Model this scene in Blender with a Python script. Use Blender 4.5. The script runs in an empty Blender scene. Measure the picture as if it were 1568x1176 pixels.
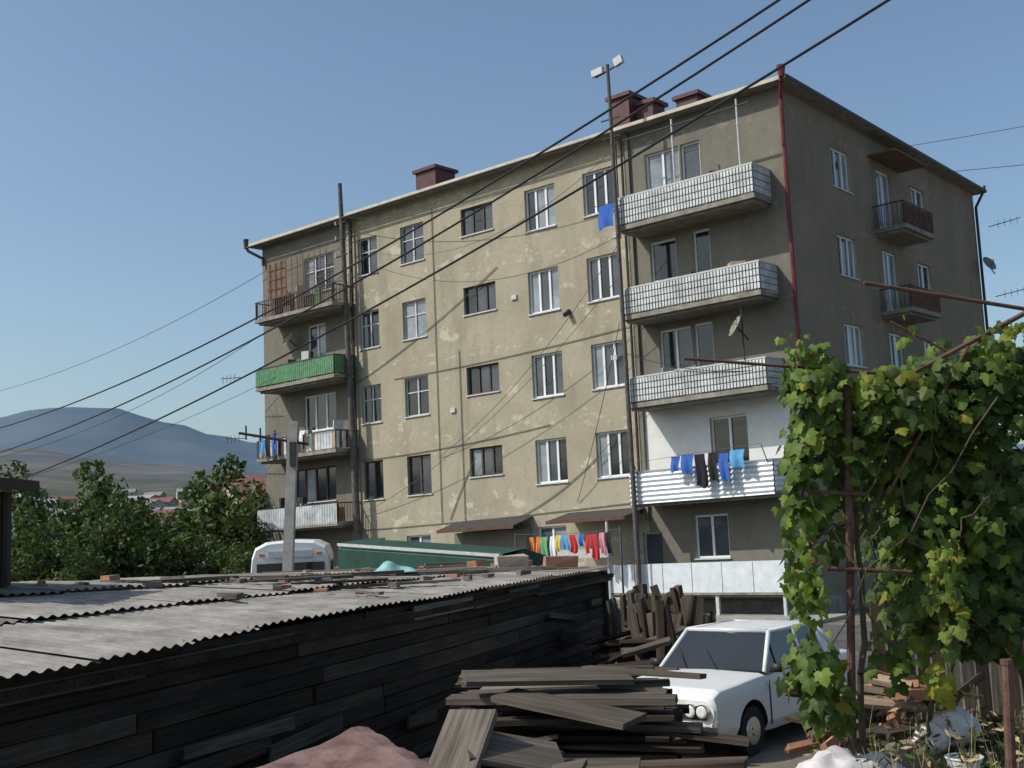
import bpy, math, random
from mathutils import Vector, Matrix, noise
random.seed(7)
R=random.random
def U(a,b): return a+(b-a)*random.random()
scene=bpy.context.scene
COL=bpy.context.collection

# ------------------------------------------------------------ materials
def newmat(name):
    m=bpy.data.materials.new(name); m.use_nodes=True
    nt=m.node_tree; return m,nt,nt.nodes['Principled BSDF']
def mat(name,col,rough=0.85,var=0.25,scale=4.0,bump=0.15,metal=0.0,spec=0.3,col2=None,detail=4,bdist=0.01):
    m,nt,b=newmat(name); N=nt.nodes; L=nt.links
    tc=N.new('ShaderNodeTexCoord')
    no=N.new('ShaderNodeTexNoise'); no.inputs['Scale'].default_value=scale; no.inputs['Detail'].default_value=detail; no.inputs['Roughness'].default_value=0.65
    L.new(tc.outputs['Object'],no.inputs['Vector'])
    cr=N.new('ShaderNodeValToRGB'); e=cr.color_ramp.elements
    e[0].position=0.3; e[1].position=0.7
    c2=col2 if col2 else tuple(min(1,c*(1+var)) for c in col)
    e[0].color=(*[c*(1-var) for c in col],1); e[1].color=(*c2,1)
    L.new(no.outputs['Fac'],cr.inputs[0]); L.new(cr.outputs[0],b.inputs['Base Color'])
    b.inputs['Roughness'].default_value=rough; b.inputs['Metallic'].default_value=metal
    b.inputs['Specular IOR Level'].default_value=spec
    if bump>0:
        n2=N.new('ShaderNodeTexNoise'); n2.inputs['Scale'].default_value=scale*6; n2.inputs['Detail'].default_value=2
        L.new(tc.outputs['Object'],n2.inputs['Vector'])
        bp=N.new('ShaderNodeBump'); bp.inputs['Strength'].default_value=bump; bp.inputs['Distance'].default_value=bdist
        L.new(n2.outputs['Fac'],bp.inputs['Height']); L.new(bp.outputs[0],b.inputs['Normal'])
    return m
def plaster(name,base,dark,light,patch=0.62,streak=0.5):
    m,nt,b=newmat(name); N=nt.nodes; L=nt.links
    tc=N.new('ShaderNodeTexCoord')
    def noise_(scale,detail=6,st=(1,1,1),off=0):
        mp=N.new('ShaderNodeMapping'); mp.inputs['Scale'].default_value=st; mp.inputs['Location'].default_value=(off,off*.7,off*.3)
        L.new(tc.outputs['Object'],mp.inputs[0])
        n=N.new('ShaderNodeTexNoise'); n.inputs['Scale'].default_value=scale; n.inputs['Detail'].default_value=detail; n.inputs['Roughness'].default_value=0.62
        L.new(mp.outputs[0],n.inputs['Vector']); return n.outputs['Fac']
    def ramp(sock,p0,p1):
        r=N.new('ShaderNodeMapRange'); r.inputs[1].default_value=p0; r.inputs[2].default_value=p1
        L.new(sock,r.inputs[0]); return r.outputs[0]
    def mul(s,k):
        r=N.new('ShaderNodeMath'); r.operation='MULTIPLY'; L.new(s,r.inputs[0]); r.inputs[1].default_value=k; return r.outputs[0]
    def mix(f,a,c):
        x=N.new('ShaderNodeMix'); x.data_type='RGBA'; L.new(f,x.inputs[0])
        if isinstance(a,tuple): x.inputs[6].default_value=(*a,1)
        else: L.new(a,x.inputs[6])
        x.inputs[7].default_value=(*c,1); return x.outputs[2]
    c=mix(ramp(noise_(0.45,5),.35,.65),base,tuple((p+q)/2 for p,q in zip(base,dark)))
    c=mix(mul(ramp(noise_(1.3,5,(1,1,.25),5),.5,.72),streak),c,dark)
    c=mix(mul(ramp(noise_(0.9,6,(1,1,1.3),11),patch,patch+.03),.7),c,light)
    c=mix(mul(ramp(noise_(7,4,(1,1,1),3),.45,.75),.35),c,dark)
    sx=N.new('ShaderNodeSeparateXYZ'); L.new(tc.outputs['Object'],sx.inputs[0])
    # smeared filler along the slab joint of every storey
    zz=N.new('ShaderNodeMath'); zz.operation='MODULO'; L.new(sx.outputs[2],zz.inputs[0]); zz.inputs[1].default_value=2.9
    zd=N.new('ShaderNodeMath'); zd.operation='SUBTRACT'; L.new(zz.outputs[0],zd.inputs[0]); zd.inputs[1].default_value=.45
    za=N.new('ShaderNodeMath'); za.operation='ABSOLUTE'; L.new(zd.outputs[0],za.inputs[0])
    zm=N.new('ShaderNodeMath'); zm.operation='MULTIPLY'; L.new(ramp(za.outputs[0],.32,.0),zm.inputs[0]); L.new(ramp(noise_(2.6,5,(1,1,2),21),.56,.6),zm.inputs[1])
    c=mix(mul(zm.outputs[0],.6),c,light)
    # faint hairline cracks
    mp=N.new('ShaderNodeMapping'); mp.inputs['Scale'].default_value=(.33,.33,.34); L.new(tc.outputs['Object'],mp.inputs[0])
    nv=N.new('ShaderNodeTexNoise'); nv.inputs['Scale'].default_value=2.5; nv.inputs['Detail'].default_value=4; L.new(mp.outputs[0],nv.inputs['Vector'])
    ad=N.new('ShaderNodeMix'); ad.data_type='VECTOR'; ad.inputs[0].default_value=.12; L.new(mp.outputs[0],ad.inputs[4]); L.new(nv.outputs['Color'],ad.inputs[5])
    vo=N.new('ShaderNodeTexVoronoi'); vo.feature='DISTANCE_TO_EDGE'; vo.inputs['Scale'].default_value=1.0; L.new(ad.outputs[1],vo.inputs['Vector'])
    c=mix(mul(ramp(vo.outputs['Distance'],.006,.002),.22),c,dark)
    L.new(c,b.inputs['Base Color']); b.inputs['Roughness'].default_value=.92; b.inputs['Specular IOR Level'].default_value=.15
    n2=noise_(14,3); bp=N.new('ShaderNodeBump'); bp.inputs['Strength'].default_value=.3; bp.inputs['Distance'].default_value=.02
    L.new(n2,bp.inputs['Height']); L.new(bp.outputs[0],b.inputs['Normal'])
    return m
M={}
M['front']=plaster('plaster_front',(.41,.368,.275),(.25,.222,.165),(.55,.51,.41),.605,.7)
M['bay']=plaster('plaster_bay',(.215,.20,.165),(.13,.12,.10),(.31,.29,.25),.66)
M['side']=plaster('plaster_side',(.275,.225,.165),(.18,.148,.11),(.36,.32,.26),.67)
M['whitewall']=mat('whitewash',(.70,.70,.68),.9,.08,3)
M['reveal']=mat('reveal_plaster',(.38,.34,.25),.9,.2,5)
M['concrete']=mat('concrete',(.24,.225,.19),.9,.35,3,.3)
M['white']=mat('white_pvc',(.74,.75,.76),.4,.05,3,0)
M['oldwhite']=mat('old_white_paint',(.50,.52,.52),.6,.2,12,.1)
M['brownframe']=mat('brown_wood_frame',(.085,.06,.045),.7,.3,9,.1)
def glass(name,col,rough=.06):
    return mat(name,col,rough,.35,1.3,0,spec=.6)
M['g0']=glass('glass_dark',(.018,.022,.027)); M['g1']=glass('glass_mid',(.06,.07,.085),.08); M['g2']=glass('glass_curtain',(.22,.25,.28),.12)
M['slat']=mat('white_slat',(.56,.58,.585),.6,.32,2.2,.1)
M['bluewhite']=mat('pale_metal_panel',(.64,.69,.72),.45,.12,4,.05,spec=.5)
M['green']=mat('green_slat',(.10,.24,.12),.6,.3,6,.1)
M['brownslat']=mat('brown_slat',(.16,.10,.07),.8,.4,6,.1)
M['iron']=mat('dark_iron',(.05,.045,.045),.6,.3,8,.1)
M['maroon']=mat('maroon_metal',(.085,.028,.032),.5,.3,3,.1)
M['redpipe']=mat('red_pipe',(.14,.028,.032),.5,.35,3,.05)
M['roofgrey']=mat('roof_slate',(.22,.21,.20),.9,.3,2,.3)
M['fascia']=mat('fascia_cream',(.52,.48,.38),.7,.2,3,.1)
M['slate']=mat('asbestos_sheet',(.235,.215,.195),.9,.45,2.2,.4,col2=(.36,.335,.305),detail=6)
M['slate2']=mat('asbestos_sheet_old',(.165,.145,.125),.9,.4,2.8,.4,col2=(.27,.245,.215),detail=6)
M['rust']=mat('rusty_red_sheet',(.15,.07,.055),.75,.35,5,.2,col2=(.25,.165,.145),detail=8)
M['rustbar']=mat('rusty_bar',(.11,.06,.045),.8,.4,12,.3)
M['pole']=mat('pole_wood',(.10,.09,.085),.9,.4,5,.3)
M['polec']=mat('pole_concrete',(.36,.35,.32),.9,.2,5,.3)
M['cable']=mat('cable',(.02,.02,.022),.6,.1,5,0)
M['cablegrey']=mat('cable_grey',(.09,.09,.09),.6,.1,5,0)
M['carpaint']=mat('car_white_paint',(.70,.71,.70),.28,.06,1.5,0,spec=.5)
M['carglass']=mat('car_glass',(.02,.025,.03),.04,.2,1,0,spec=.7)
M['tyre']=mat('tyre',(.025,.025,.025),.85,.2,10,.1)
M['chrome']=mat('chrome',(.55,.55,.55),.25,.1,3,0,metal=1)
M['blacktrim']=mat('black_trim',(.03,.03,.03),.5,.2,5,0)
M['dirt']=mat('dirt',(.20,.17,.13),.95,.35,1.5,.5,bdist=.03)
M['asphalt']=mat('asphalt',(.075,.073,.07),.9,.3,.8,.3,col2=(.13,.125,.12))
M['kerb']=mat('kerb_concrete',(.30,.29,.27),.9,.25,3,.3)
M['sack']=mat('white_sack',(.62,.58,.58),.7,.15,3,.4)
M['brick']=mat('brick_block',(.34,.17,.11),.9,.3,4,.4)
M['block2']=mat('tan_block',(.42,.32,.23),.9,.25,4,.4)
M['teal']=mat('teal_tarp',(.22,.42,.42),.6,.25,5,.2)
M['stone']=mat('stone',(.19,.17,.15),.95,.4,3,.6,bdist=.03)
M['tarpg']=mat('dark_green_tarp',(.015,.06,.045),.6,.3,2,.2)
for n,c in dict(blue=(.04,.12,.42),black=(.02,.02,.025),lblue=(.10,.32,.60),red=(.50,.04,.05),orange=(.65,.20,.05),cwhite=(.7,.7,.7),green=(.12,.38,.16),pink=(.6,.25,.3),yellow=(.6,.5,.1)).items():
    M['c_'+n]=mat('cloth_'+n,c,.9,.15,6,.1)
def leafmat(name,c,tr=.35):
    m,nt,b=newmat(name); N=nt.nodes; L=nt.links
    tc=N.new('ShaderNodeTexCoord'); no=N.new('ShaderNodeTexNoise'); no.inputs['Scale'].default_value=1.7; no.inputs['Detail'].default_value=4
    L.new(tc.outputs['Object'],no.inputs['Vector'])
    cr=N.new('ShaderNodeValToRGB'); e=cr.color_ramp.elements; e[0].position=.32;e[1].position=.68
    e[0].color=(*[x*.65 for x in c],1); e[1].color=(*[x*1.35 for x in c],1)
    L.new(no.outputs['Fac'],cr.inputs[0]); L.new(cr.outputs[0],b.inputs['Base Color'])
    b.inputs['Roughness'].default_value=.55; b.inputs['Specular IOR Level'].default_value=.3
    t=N.new('ShaderNodeBsdfTranslucent'); hs=N.new('ShaderNodeMix'); hs.data_type='RGBA'; hs.blend_type='MULTIPLY'; hs.inputs[0].default_value=1
    L.new(cr.outputs[0],hs.inputs[6]); hs.inputs[7].default_value=(1.9,1.7,.6,1); L.new(hs.outputs[2],t.inputs[0])
    mx=N.new('ShaderNodeMixShader'); mx.inputs[0].default_value=tr
    L.new(b.outputs[0],mx.inputs[1]); L.new(t.outputs[0],mx.inputs[2]); L.new(mx.outputs[0],N['Material Output'].inputs[0])
    return m
M['leaf0']=leafmat('vine_leaf_dark',(.042,.075,.014)); M['leaf1']=leafmat('vine_leaf',(.078,.132,.02)); M['leaf2']=leafmat('vine_leaf_light',(.135,.195,.03)); M['leaf3']=leafmat('vine_leaf_yellow',(.24,.25,.03),.45)
M['tl0']=leafmat('tree_leaf_dark',(.03,.055,.02),.25); M['tl1']=leafmat('tree_leaf_mid',(.05,.085,.026),.25); M['tl2']=leafmat('tree_leaf_light',(.085,.12,.035),.25)
M['bark']=mat('bark',(.09,.07,.05),.95,.35,6,.5)
M['dry']=mat('dry_stalk',(.30,.23,.13),.9,.35,5,0)
def woodmat(name,dark,mid,light):
    m,nt,b=newmat(name); N=nt.nodes; L=nt.links
    at=N.new('ShaderNodeAttribute'); at.attribute_name='grain'
    def nzz(sc,st,det=3):
        mp=N.new('ShaderNodeMapping'); mp.inputs['Scale'].default_value=st; L.new(at.outputs['Vector'],mp.inputs[0])
        n=N.new('ShaderNodeTexNoise'); n.inputs['Scale'].default_value=sc; n.inputs['Detail'].default_value=det; n.inputs['Roughness'].default_value=.6; L.new(mp.outputs[0],n.inputs['Vector']); return n.outputs['Fac']
    g1=nzz(1.0,(1.2,34,34),4); g2=nzz(1.0,(.55,2.2,2.2),3)
    cr=N.new('ShaderNodeValToRGB'); e=cr.color_ramp.elements; e[0].position=.34; e[1].position=.72; e[0].color=(*dark,1); e[1].color=(*light,1); k=e.new(.52); k.color=(*mid,1)
    ad=N.new('ShaderNodeMix'); ad.data_type='FLOAT'; ad.inputs[0].default_value=.5; L.new(g1,ad.inputs[2]); L.new(g2,ad.inputs[3]); L.new(ad.outputs[0],cr.inputs[0])
    L.new(cr.outputs[0],b.inputs['Base Color']); b.inputs['Roughness'].default_value=.9; b.inputs['Specular IOR Level'].default_value=.15
    bp=N.new('ShaderNodeBump'); bp.inputs['Strength'].default_value=.5; bp.inputs['Distance'].default_value=.012; L.new(g1,bp.inputs['Height']); L.new(bp.outputs[0],b.inputs['Normal'])
    return m
M['wood']=woodmat('weathered_wood',(.030,.022,.017),(.075,.056,.042),(.15,.12,.095))
M['darkwood']=woodmat('dark_wood',(.014,.011,.009),(.042,.031,.024),(.085,.066,.052))
M['wood2']=woodmat('grey_wood',(.045,.036,.028),(.11,.092,.074),(.22,.19,.16))
M['wood3']=woodmat('pale_wood',(.08,.065,.05),(.19,.165,.135),(.33,.30,.255))

# ------------------------------------------------------------ mesh builder
class MB:
    def __init__(s): s.v=[];s.f=[];s.mi=[];s.ms=[];s.loc={}
    def m(s,k):
        if k not in s.ms: s.ms.append(k)
        return s.ms.index(k)
    def face(s,pts,k):
        i=len(s.v); s.v+= [tuple(p) for p in pts]; s.f.append(tuple(range(i,i+len(pts)))); s.mi.append(s.m(k))
    def box(s,x0,x1,y0,y1,z0,z1,k,T=None):
        if x0>x1:x0,x1=x1,x0
        if y0>y1:y0,y1=y1,y0
        if z0>z1:z0,z1=z1,z0
        P=[(x,y,z) for z in(z0,z1) for y in(y0,y1) for x in(x0,x1)]
        if T is not None: P=[tuple(T@Vector(p)) for p in P]
        i=len(s.v); s.v+=P; mi=s.m(k)
        for q in [(0,2,3,1),(4,5,7,6),(0,1,5,4),(2,6,7,3),(0,4,6,2),(1,3,7,5)]:
            s.f.append(tuple(i+a for a in q)); s.mi.append(mi)
    def rbox(s,c,size,k,rz=0,rx=0,ry=0,jit=0):
        T=Matrix.Translation(c)@Matrix.Rotation(rz,4,'Z')@Matrix.Rotation(ry,4,'Y')@Matrix.Rotation(rx,4,'X')
        a=len(s.v); ro=(U(0,40),U(0,40),U(0,40)); lng=size.index(max(size))
        for j,q_ in enumerate([(x,y,z) for z in(-1,1) for y in(-1,1) for x in(-1,1)]):
            c_=[q_[i]*size[i]/2 for i in range(3)]; c_=[c_[lng]]+[c_[i] for i in range(3) if i!=lng]; s.loc[a+j]=tuple(c_[i]+ro[i] for i in range(3))
        s.box(-size[0]/2,size[0]/2,-size[1]/2,size[1]/2,-size[2]/2,size[2]/2,k,T)
        if jit:
            for j in range(a,len(s.v)): s.v[j]=tuple(q+U(-jit,jit) for q in s.v[j])
    def cyl(s,p0,p1,r0,r1,k,n=8,caps=True):
        p0=Vector(p0);p1=Vector(p1);d=(p1-p0)
        if d.length<1e-6:return
        d.normalize(); a=d.orthogonal().normalized(); b=d.cross(a); i=len(s.v); mi=s.m(k)
        for p,r in((p0,r0),(p1,r1)):
            for j in range(n):
                t=2*math.pi*j/n; s.v.append(tuple(p+a*math.cos(t)*r+b*math.sin(t)*r))
        for j in range(n):
            s.f.append((i+j,i+(j+1)%n,i+n+(j+1)%n,i+n+j)); s.mi.append(mi)
        if caps:
            s.f.append(tuple(i+j for j in range(n))[::-1]); s.mi.append(mi)
            s.f.append(tuple(i+n+j for j in range(n))); s.mi.append(mi)
    def tube(s,pts,r,k,n=5):
        for a,b in zip(pts[:-1],pts[1:]): s.cyl(a,b,r,r,k,n,False)
    def grid(s,nu,nv,fn,k):
        i=len(s.v); mi=s.m(k)
        for a in range(nu+1):
            for b in range(nv+1): s.v.append(tuple(fn(a/nu,b/nv)))
        for a in range(nu):
            for b in range(nv):
                q=i+a*(nv+1)+b; s.f.append((q,q+nv+1,q+nv+2,q+1)); s.mi.append(mi)
    def done(s,name,parent=None,matrix=None,smooth=False,shear=False,bevel=0):
        v=s.v
        if shear: v=[SH(p) for p in v]
        me=bpy.data.meshes.new(name); me.from_pydata(v,[],s.f)
        for k in s.ms: me.materials.append(M[k])
        me.polygons.foreach_set('material_index',s.mi)
        if smooth: me.polygons.foreach_set('use_smooth',[True]*len(s.f))
        if s.loc:
            at=me.attributes.new('grain','FLOAT_VECTOR','POINT'); fl=[]
            for i_ in range(len(v)): fl+=list(s.loc.get(i_,v[i_]))
            at.data.foreach_set('vector',fl)
        me.update()
        o=bpy.data.objects.new(name,me); COL.objects.link(o)
        if matrix is not None: o.matrix_world=matrix
        if parent: o.parent=parent
        if bevel:
            b=o.modifiers.new('bevel','BEVEL'); b.width=bevel; b.segments=2; b.limit_method='ANGLE'
        return o
def SH(p):
    x,y,z=p; k=max(0,min(z/3.0,1)); return (x,y,z+(.02*x+.03*y)*k)
def empty(name,matrix=None):
    e=bpy.data.objects.new(name,None); COL.objects.link(e)
    if matrix is not None: e.matrix_world=matrix
    return e
YAW=.6667
BM=Matrix.Translation((8.301,32.995,0))@Matrix.Rotation(-YAW,4,'Z')

# ------------------------------------------------------------ apartment building
bld=empty('apartment_building',BM)
XL,YB=-23.7,18.8
wall=MB(); fr=MB(); gl=MB()
mapF=lambda u,d,z:(u,d,z)
mapS=lambda u,d,z:(-d,u,z)
def mbox(mb,mp,u0,u1,d0,d1,z0,z1,k):
    a=mp(u0,d0,z0); b=mp(u1,d1,z1); mb.box(a[0],b[0],a[1],b[1],a[2],b[2],k)
def wallgrid(mp,u0,u1,z0,z1,ops,kf,extra=()):
    us=sorted(set([u0,u1]+list(extra)+[o[0] for o in ops]+[o[1] for o in ops])); zs=sorted(set([z0,z1,3.0]+[o[2] for o in ops]+[o[3] for o in ops]))
    for a,b in zip(us[:-1],us[1:]):
        for c,d in zip(zs[:-1],zs[1:]):
            mu,mz=(a+b)/2,(c+d)/2
            if any(o[0]<mu<o[1] and o[2]<mz<o[3] for o in ops): continue
            P=[mp(a,0,c),mp(b,0,c),mp(b,0,d),mp(a,0,d)]
            wall.face(P,kf(mu,mz))
    for o in ops:
        D=.2
        for (p,q) in [((o[0],o[2]),(o[1],o[2])),((o[1],o[2]),(o[1],o[3])),((o[1],o[3]),(o[0],o[3])),((o[0],o[3]),(o[0],o[2]))]:
            wall.face([mp(p[0],0,p[1]),mp(q[0],0,q[1]),mp(q[0],D,q[1]),mp(p[0],D,p[1])],'reveal')
def window(mp,u0,u1,z0,z1,n=3,kind='w',tr=None,sill=True):
    k={'w':'white','b':'brownframe','o':'oldwhite'}[kind]; t={'w':.065,'b':.06,'o':.05}[kind]
    mbox(fr,mp,u0,u1,.10,.17,z0,z0+t,k); mbox(fr,mp,u0,u1,.10,.17,z1-t,z1,k)
    mbox(fr,mp,u0,u0+t,.102,.168,z0+t,z1-t,k); mbox(fr,mp,u1-t,u1,.102,.168,z0+t,z1-t,k)
    W=(u1-u0)
    cuts=[u0+W*i/n for i in range(n+1)]
    for c in cuts[1:-1]: mbox(fr,mp,c-t*.6,c+t*.6,.095,.165,z0+t,z1-t,k)
    if tr:
        mbox(fr,mp,u0+t,u1-t,.104,.160,z0+(z1-z0)*tr-t*.4,z0+(z1-z0)*tr+t*.4,k)
    for a,b in zip(cuts[:-1],cuts[1:]):
        g=random.choices(['g0','g1','g2'],[.25,.4,.35] if kind=='w' else [.35,.45,.2])[0]
        tl=U(-.01,.01)
        P=[mp(a,.14+tl,z0),mp(b,.14-tl,z0),mp(b,.14-tl,z1),mp(a,.14+tl,z1)]
        gl.face(P,g)
    if sill: mbox(fr,mp,u0-.04,u1+.04,-.05,.09,z0-.04,z0+.003,'oldwhite')
cols=[(-17.96,-16.91,13.18,'o',2),(-15.66,-14.47,13.19,'o',2),(-12.61,-11.12,13.62,'b',3),(-9.67,-8.38,13.15,'w',3),(-7.2,-5.92,13.15,'w',3)]
ops=[];TOP=14.63
for ci,(a,b,zb,kd,n) in enumerate(cols):
    for r in range(4):
        dz=-2.9*r
        k=kd
        if ci in(0,1) and r==3: k='b'
        ops.append((a,b,zb+dz,TOP+dz)); window(mapF,a,b,zb+dz,TOP+dz,n,k,tr=.62 if k=='o' else None)
for (a,b) in [(-17.8,-16.9),(-15.8,-14.6),(-9.75,-8.55)]:
    ops.append((a,b,1.7,3.02)); window(mapF,a,b,1.7,3.02,2,'w')
def op(mp,a,b,c,d,n,k,lst,tr=None,sill=True): lst.append((a,b,c,d)); window(mp,a,b,c,d,n,k,tr=tr,sill=sill)
op(mapF,-4.75,-3.5,13.2,14.65,2,'w',ops); op(mapF,-3.44,-2.75,12.25,14.65,1,'w',ops,sill=False)
op(mapF,-4.75,-3.8,10.45,11.75,1,'w',ops); op(mapF,-3.2,-2.6,9.35,11.8,1,'w',ops,sill=False)
op(mapF,-4.6,-3.45,7.55,8.88,2,'w',ops); op(mapF,-3.35,-2.7,6.55,8.9,1,'w',ops,sill=False)
op(mapF,-3.0,-1.75,3.7,5.95,2,'w',ops,sill=False)
op(mapF,-3.75,-2.6,1.72,3.05,2,'w',ops); op(mapF,-5.6,-4.9,.1,2.6,1,'o',ops,sill=False)
op(mapF,-21.1,-19.35,13.0,14.5,3,'o',ops,tr=.6); op(mapF,-21.0,-19.9,10.3,11.7,2,'w',ops); op(mapF,-21.3,-19.4,7.4,8.85,3,'w',ops); op(mapF,-22.0,-19.5,4.6,5.95,4,'b',ops)
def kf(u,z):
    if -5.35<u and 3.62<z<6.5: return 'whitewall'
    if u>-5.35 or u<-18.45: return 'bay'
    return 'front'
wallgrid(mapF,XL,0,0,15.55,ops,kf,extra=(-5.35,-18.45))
sops=[]
for r in range(5):
    dz=-2.9*r
    if r<4:
        op(mapS,3.6,5.15,13.15+dz,14.5+dz,3,'w',sops); op(mapS,7.5,8.9,12.2+dz,14.5+dz,2,'w',sops,sill=False); op(mapS,11.0,12.5,13.35+dz,14.5+dz,2,'w',sops)
    else:
        op(mapS,3.6,5.15,1.55,2.9,3,'b',sops); op(mapS,11.0,12.5,1.55,2.9,2,'b',sops)
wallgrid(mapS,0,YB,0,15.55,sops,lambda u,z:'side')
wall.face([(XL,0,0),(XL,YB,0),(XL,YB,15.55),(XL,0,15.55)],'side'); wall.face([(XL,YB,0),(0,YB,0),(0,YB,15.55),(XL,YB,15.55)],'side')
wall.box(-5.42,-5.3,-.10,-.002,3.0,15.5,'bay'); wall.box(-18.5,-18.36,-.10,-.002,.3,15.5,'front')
wall.box(XL,-.02,-.05,-.002,0,.45,'concrete'); wall.box(.002,.05,0,YB,0,.5,'concrete')
wall.done('walls',bld,shear=True)
fr.done('window_frames',bld,shear=True); gl.done('window_glass',bld,shear=True)
# roof
rf=MB(); o_=.45; z0=15.60; zt=15.66
E=[(XL-o_,-o_),(o_,-o_),(o_,YB+o_),(XL-o_,YB+o_)]
rg=[(-16,9,17.5),(-8,9,17.5)]
rf.box(XL-o_,o_,-o_,YB+o_,15.553,z0,'concrete')
def P3(e,z): return (e[0],e[1],z)
rf.face([P3(E[0],zt),P3(E[1],zt),rg[1],rg[0]],'roofgrey'); rf.face([P3(E[1],zt),P3(E[2],zt),rg[1]],'roofgrey')
rf.face([P3(E[2],zt),P3(E[3],zt),rg[0],rg[1]],'roofgrey'); rf.face([P3(E[3],zt),P3(E[0],zt),rg[0]],'roofgrey')
for a,b in [((XL-o_,-o_-.03),(o_,-o_)),((o_,-o_),(o_+.03,YB+o_)),((XL-o_-.03,-o_),(XL-o_,YB+o_))]:
    rf.box(a[0],b[0],a[1],b[1],z0-.03,zt+.02,'fascia' if a[1]<-o_-.01 else 'iron')
rf.cyl((XL-.5,-o_-.07,15.52),(-5.6,-o_-.07,15.54),.04,.04,'iron',8)
rf.done('roof',bld,shear=True)
ch=MB()
def chim(x0,x1,y0,y1,zb,zt_,k='maroon'):
    ch.box(x0,x1,y0,y1,zb,zt_-.25,k); ch.box(x0-.1,x1+.1,y0-.1,y1+.1,zt_-.25,zt_-.12,k)
    c=[(x0-.05,y0-.05,zt_-.12),(x1+.05,y0-.05,zt_-.12),(x1+.05,y1+.05,zt_-.12),(x0-.05,y1+.05,zt_-.12)]
    m=((x0+x1)/2,(y0+y1)/2,zt_+.05)
    for a,b in zip(c,c[1:]+c[:1]): ch.face([a,b,m],k)
chim(-16.6,-15.55,2,3.2,15.8,17.6); chim(-7.0,-6.2,1.6,2.6,15.8,17.75); chim(-6.3,-5.5,2.0,2.8,15.8,17.4); chim(-4.7,-3.9,2.2,3.0,15.8,17.25); chim(-2.6,-1.5,10.2,11.2,15.8,17.35)
chim(-12,-11,8,9,16.5,18)
ch.done('roof_vents',bld,shear=True)
dp=MB()
dp.tube([(.35,-.5,15.75),(.3,-.45,15.5),(.1,-.12,15.1),(.1,-.12,.3)],.065,'redpipe',8)
dp.cyl((.35,-.5,15.6),(.35,-.5,15.95),.09,.14,'redpipe',8)
dp.tube([(.5,18.9,15.8),(.4,18.9,15.5),(.12,18.7,14.9),(.12,18.7,.3)],.06,'iron',8)
dp.tube([(XL-.45,-.5,15.7),(XL-.4,-.45,15.4),(XL+.15,-.1,15.0),(XL+.15,-.1,14.7)],.06,'iron',8)
dp.cyl((XL-.45,-.5,15.55),(XL-.45,-.5,15.9),.08,.12,'iron',8)
dp.cyl((-18.2,-.12,15.4),(-18.2,-.12,.4),.05,.05,'iron',8); dp.cyl((-5.55,-.1,15.4),(-5.55,-.1,3.2),.045,.045,'iron',8)
dp.done('drainpipes',bld,shear=True)
# balconies
ba=MB()
def slats(mp,u0,u1,d,z0,z1,k,pitch=.11,w=.07,rows=1,back=None):
    n=int((u1-u0)/pitch); h=(z1-z0)/rows
    for i in range(n):
        u=u0+pitch*(i+.5)*((u1-u0)/(n*pitch))
        for r in range(rows):
            mbox(ba,mp,u-w/2,u+w/2,d,d+.02+U(0,.008),z0+r*h+.02,z0+(r+1)*h-.015,k)
    if back: mbox(ba,mp,u0,u1,d+.035,d+.045,z0,z1,back)
def corr(mp,u0,u1,d,z0,z1,k,horizontal=False,per=.14,amp=.02):
    if horizontal:
        n=int((z1-z0)/per*4); fn=lambda a,b: mp(u0+(u1-u0)*a,d+amp*math.sin(b*n/4*2*math.pi),z0+(z1-z0)*b); ba.grid(1,n,fn,k)
    else:
        n=int((u1-u0)/per*4); fn=lambda a,b: mp(u0+(u1-u0)*a,d+amp*math.sin(a*n/4*2*math.pi),z0+(z1-z0)*b); ba.grid(n,1,fn,k)
def balcony(mp,u0,u1,depth,zb,zt_,style,endstyle=None):
    mbox(ba,mp,u0,u1,-depth,-.003,zb,zb+.14,'concrete')
    mbox(ba,mp,u0+.1,u1-.1,-depth+.15,-.004,zb-.08,zb-.002,'concrete')
    zz=zb+.17
    rk='iron' if style not in('slatw','corrh','panel') else 'oldwhite'
    for a,b,c,d in[(u0,u1,-depth+.02,-depth+.06),(u0+.005,u0+.045,-depth+.06,-.01),(u1-.045,u1-.005,-depth+.06,-.01)]:
        mbox(ba,mp,a,b,c,d,zt_-.035,zt_+.01,rk)
    for u in (u0+.03,(u0+u1)/2,u1-.03): mbox(ba,mp,u-.02,u+.02,-depth+.045,-depth+.085,zb+.14,zt_-.036,'iron')
    D=-depth
    e0=lambda u,d,z: mp(u0+d,u,z); e1=lambda u,d,z: mp(u1-d,u,z)
    def pan(m,a,b,d):
        if style=='slatw': slats(m,a,b,d,zz,zt_-.04,'slat',.105,.068,4,'concrete')
        elif style=='green': slats(m,a,b,d,zz,zt_-.04,'green',.12,.10,1,'iron')
        elif style=='corrv': corr(m,a,b,d,zz-.1,zt_-.02,'slat')
        elif style=='corrh': corr(m,a,b,d,zz-.15,zt_-.0,'bluewhite',True)
        elif style=='iron':
            slats(m,a,b,d+.01,zz,zt_-.04,'brownslat',.13,.025,1)
        elif style=='mix':
            n=int((b-a)/.16)
            for i in range(n):
                u=a+(b-a)*(i+.5)/n; mbox(ba,m,u-.07,u+.07,d,d+.02,zz,zt_-.04,random.choice(['slat','brownslat','slat','iron','block2']))
        elif style=='panel':
            n=max(1,int(round((b-a)/.95)))
            for i in range(n): mbox(ba,m,a+(b-a)*i/n+.012,a+(b-a)*(i+1)/n-.012,d,d+.02,zz-.1,zt_-.0,'bluewhite')
    pan(mp,u0,u1,D-.005 if style!='corrh' else D-.02)
    if endstyle: style=endstyle
    pan(e0,D+.05,-.02,.0); pan(e1,D+.05,-.02,.0)
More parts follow.
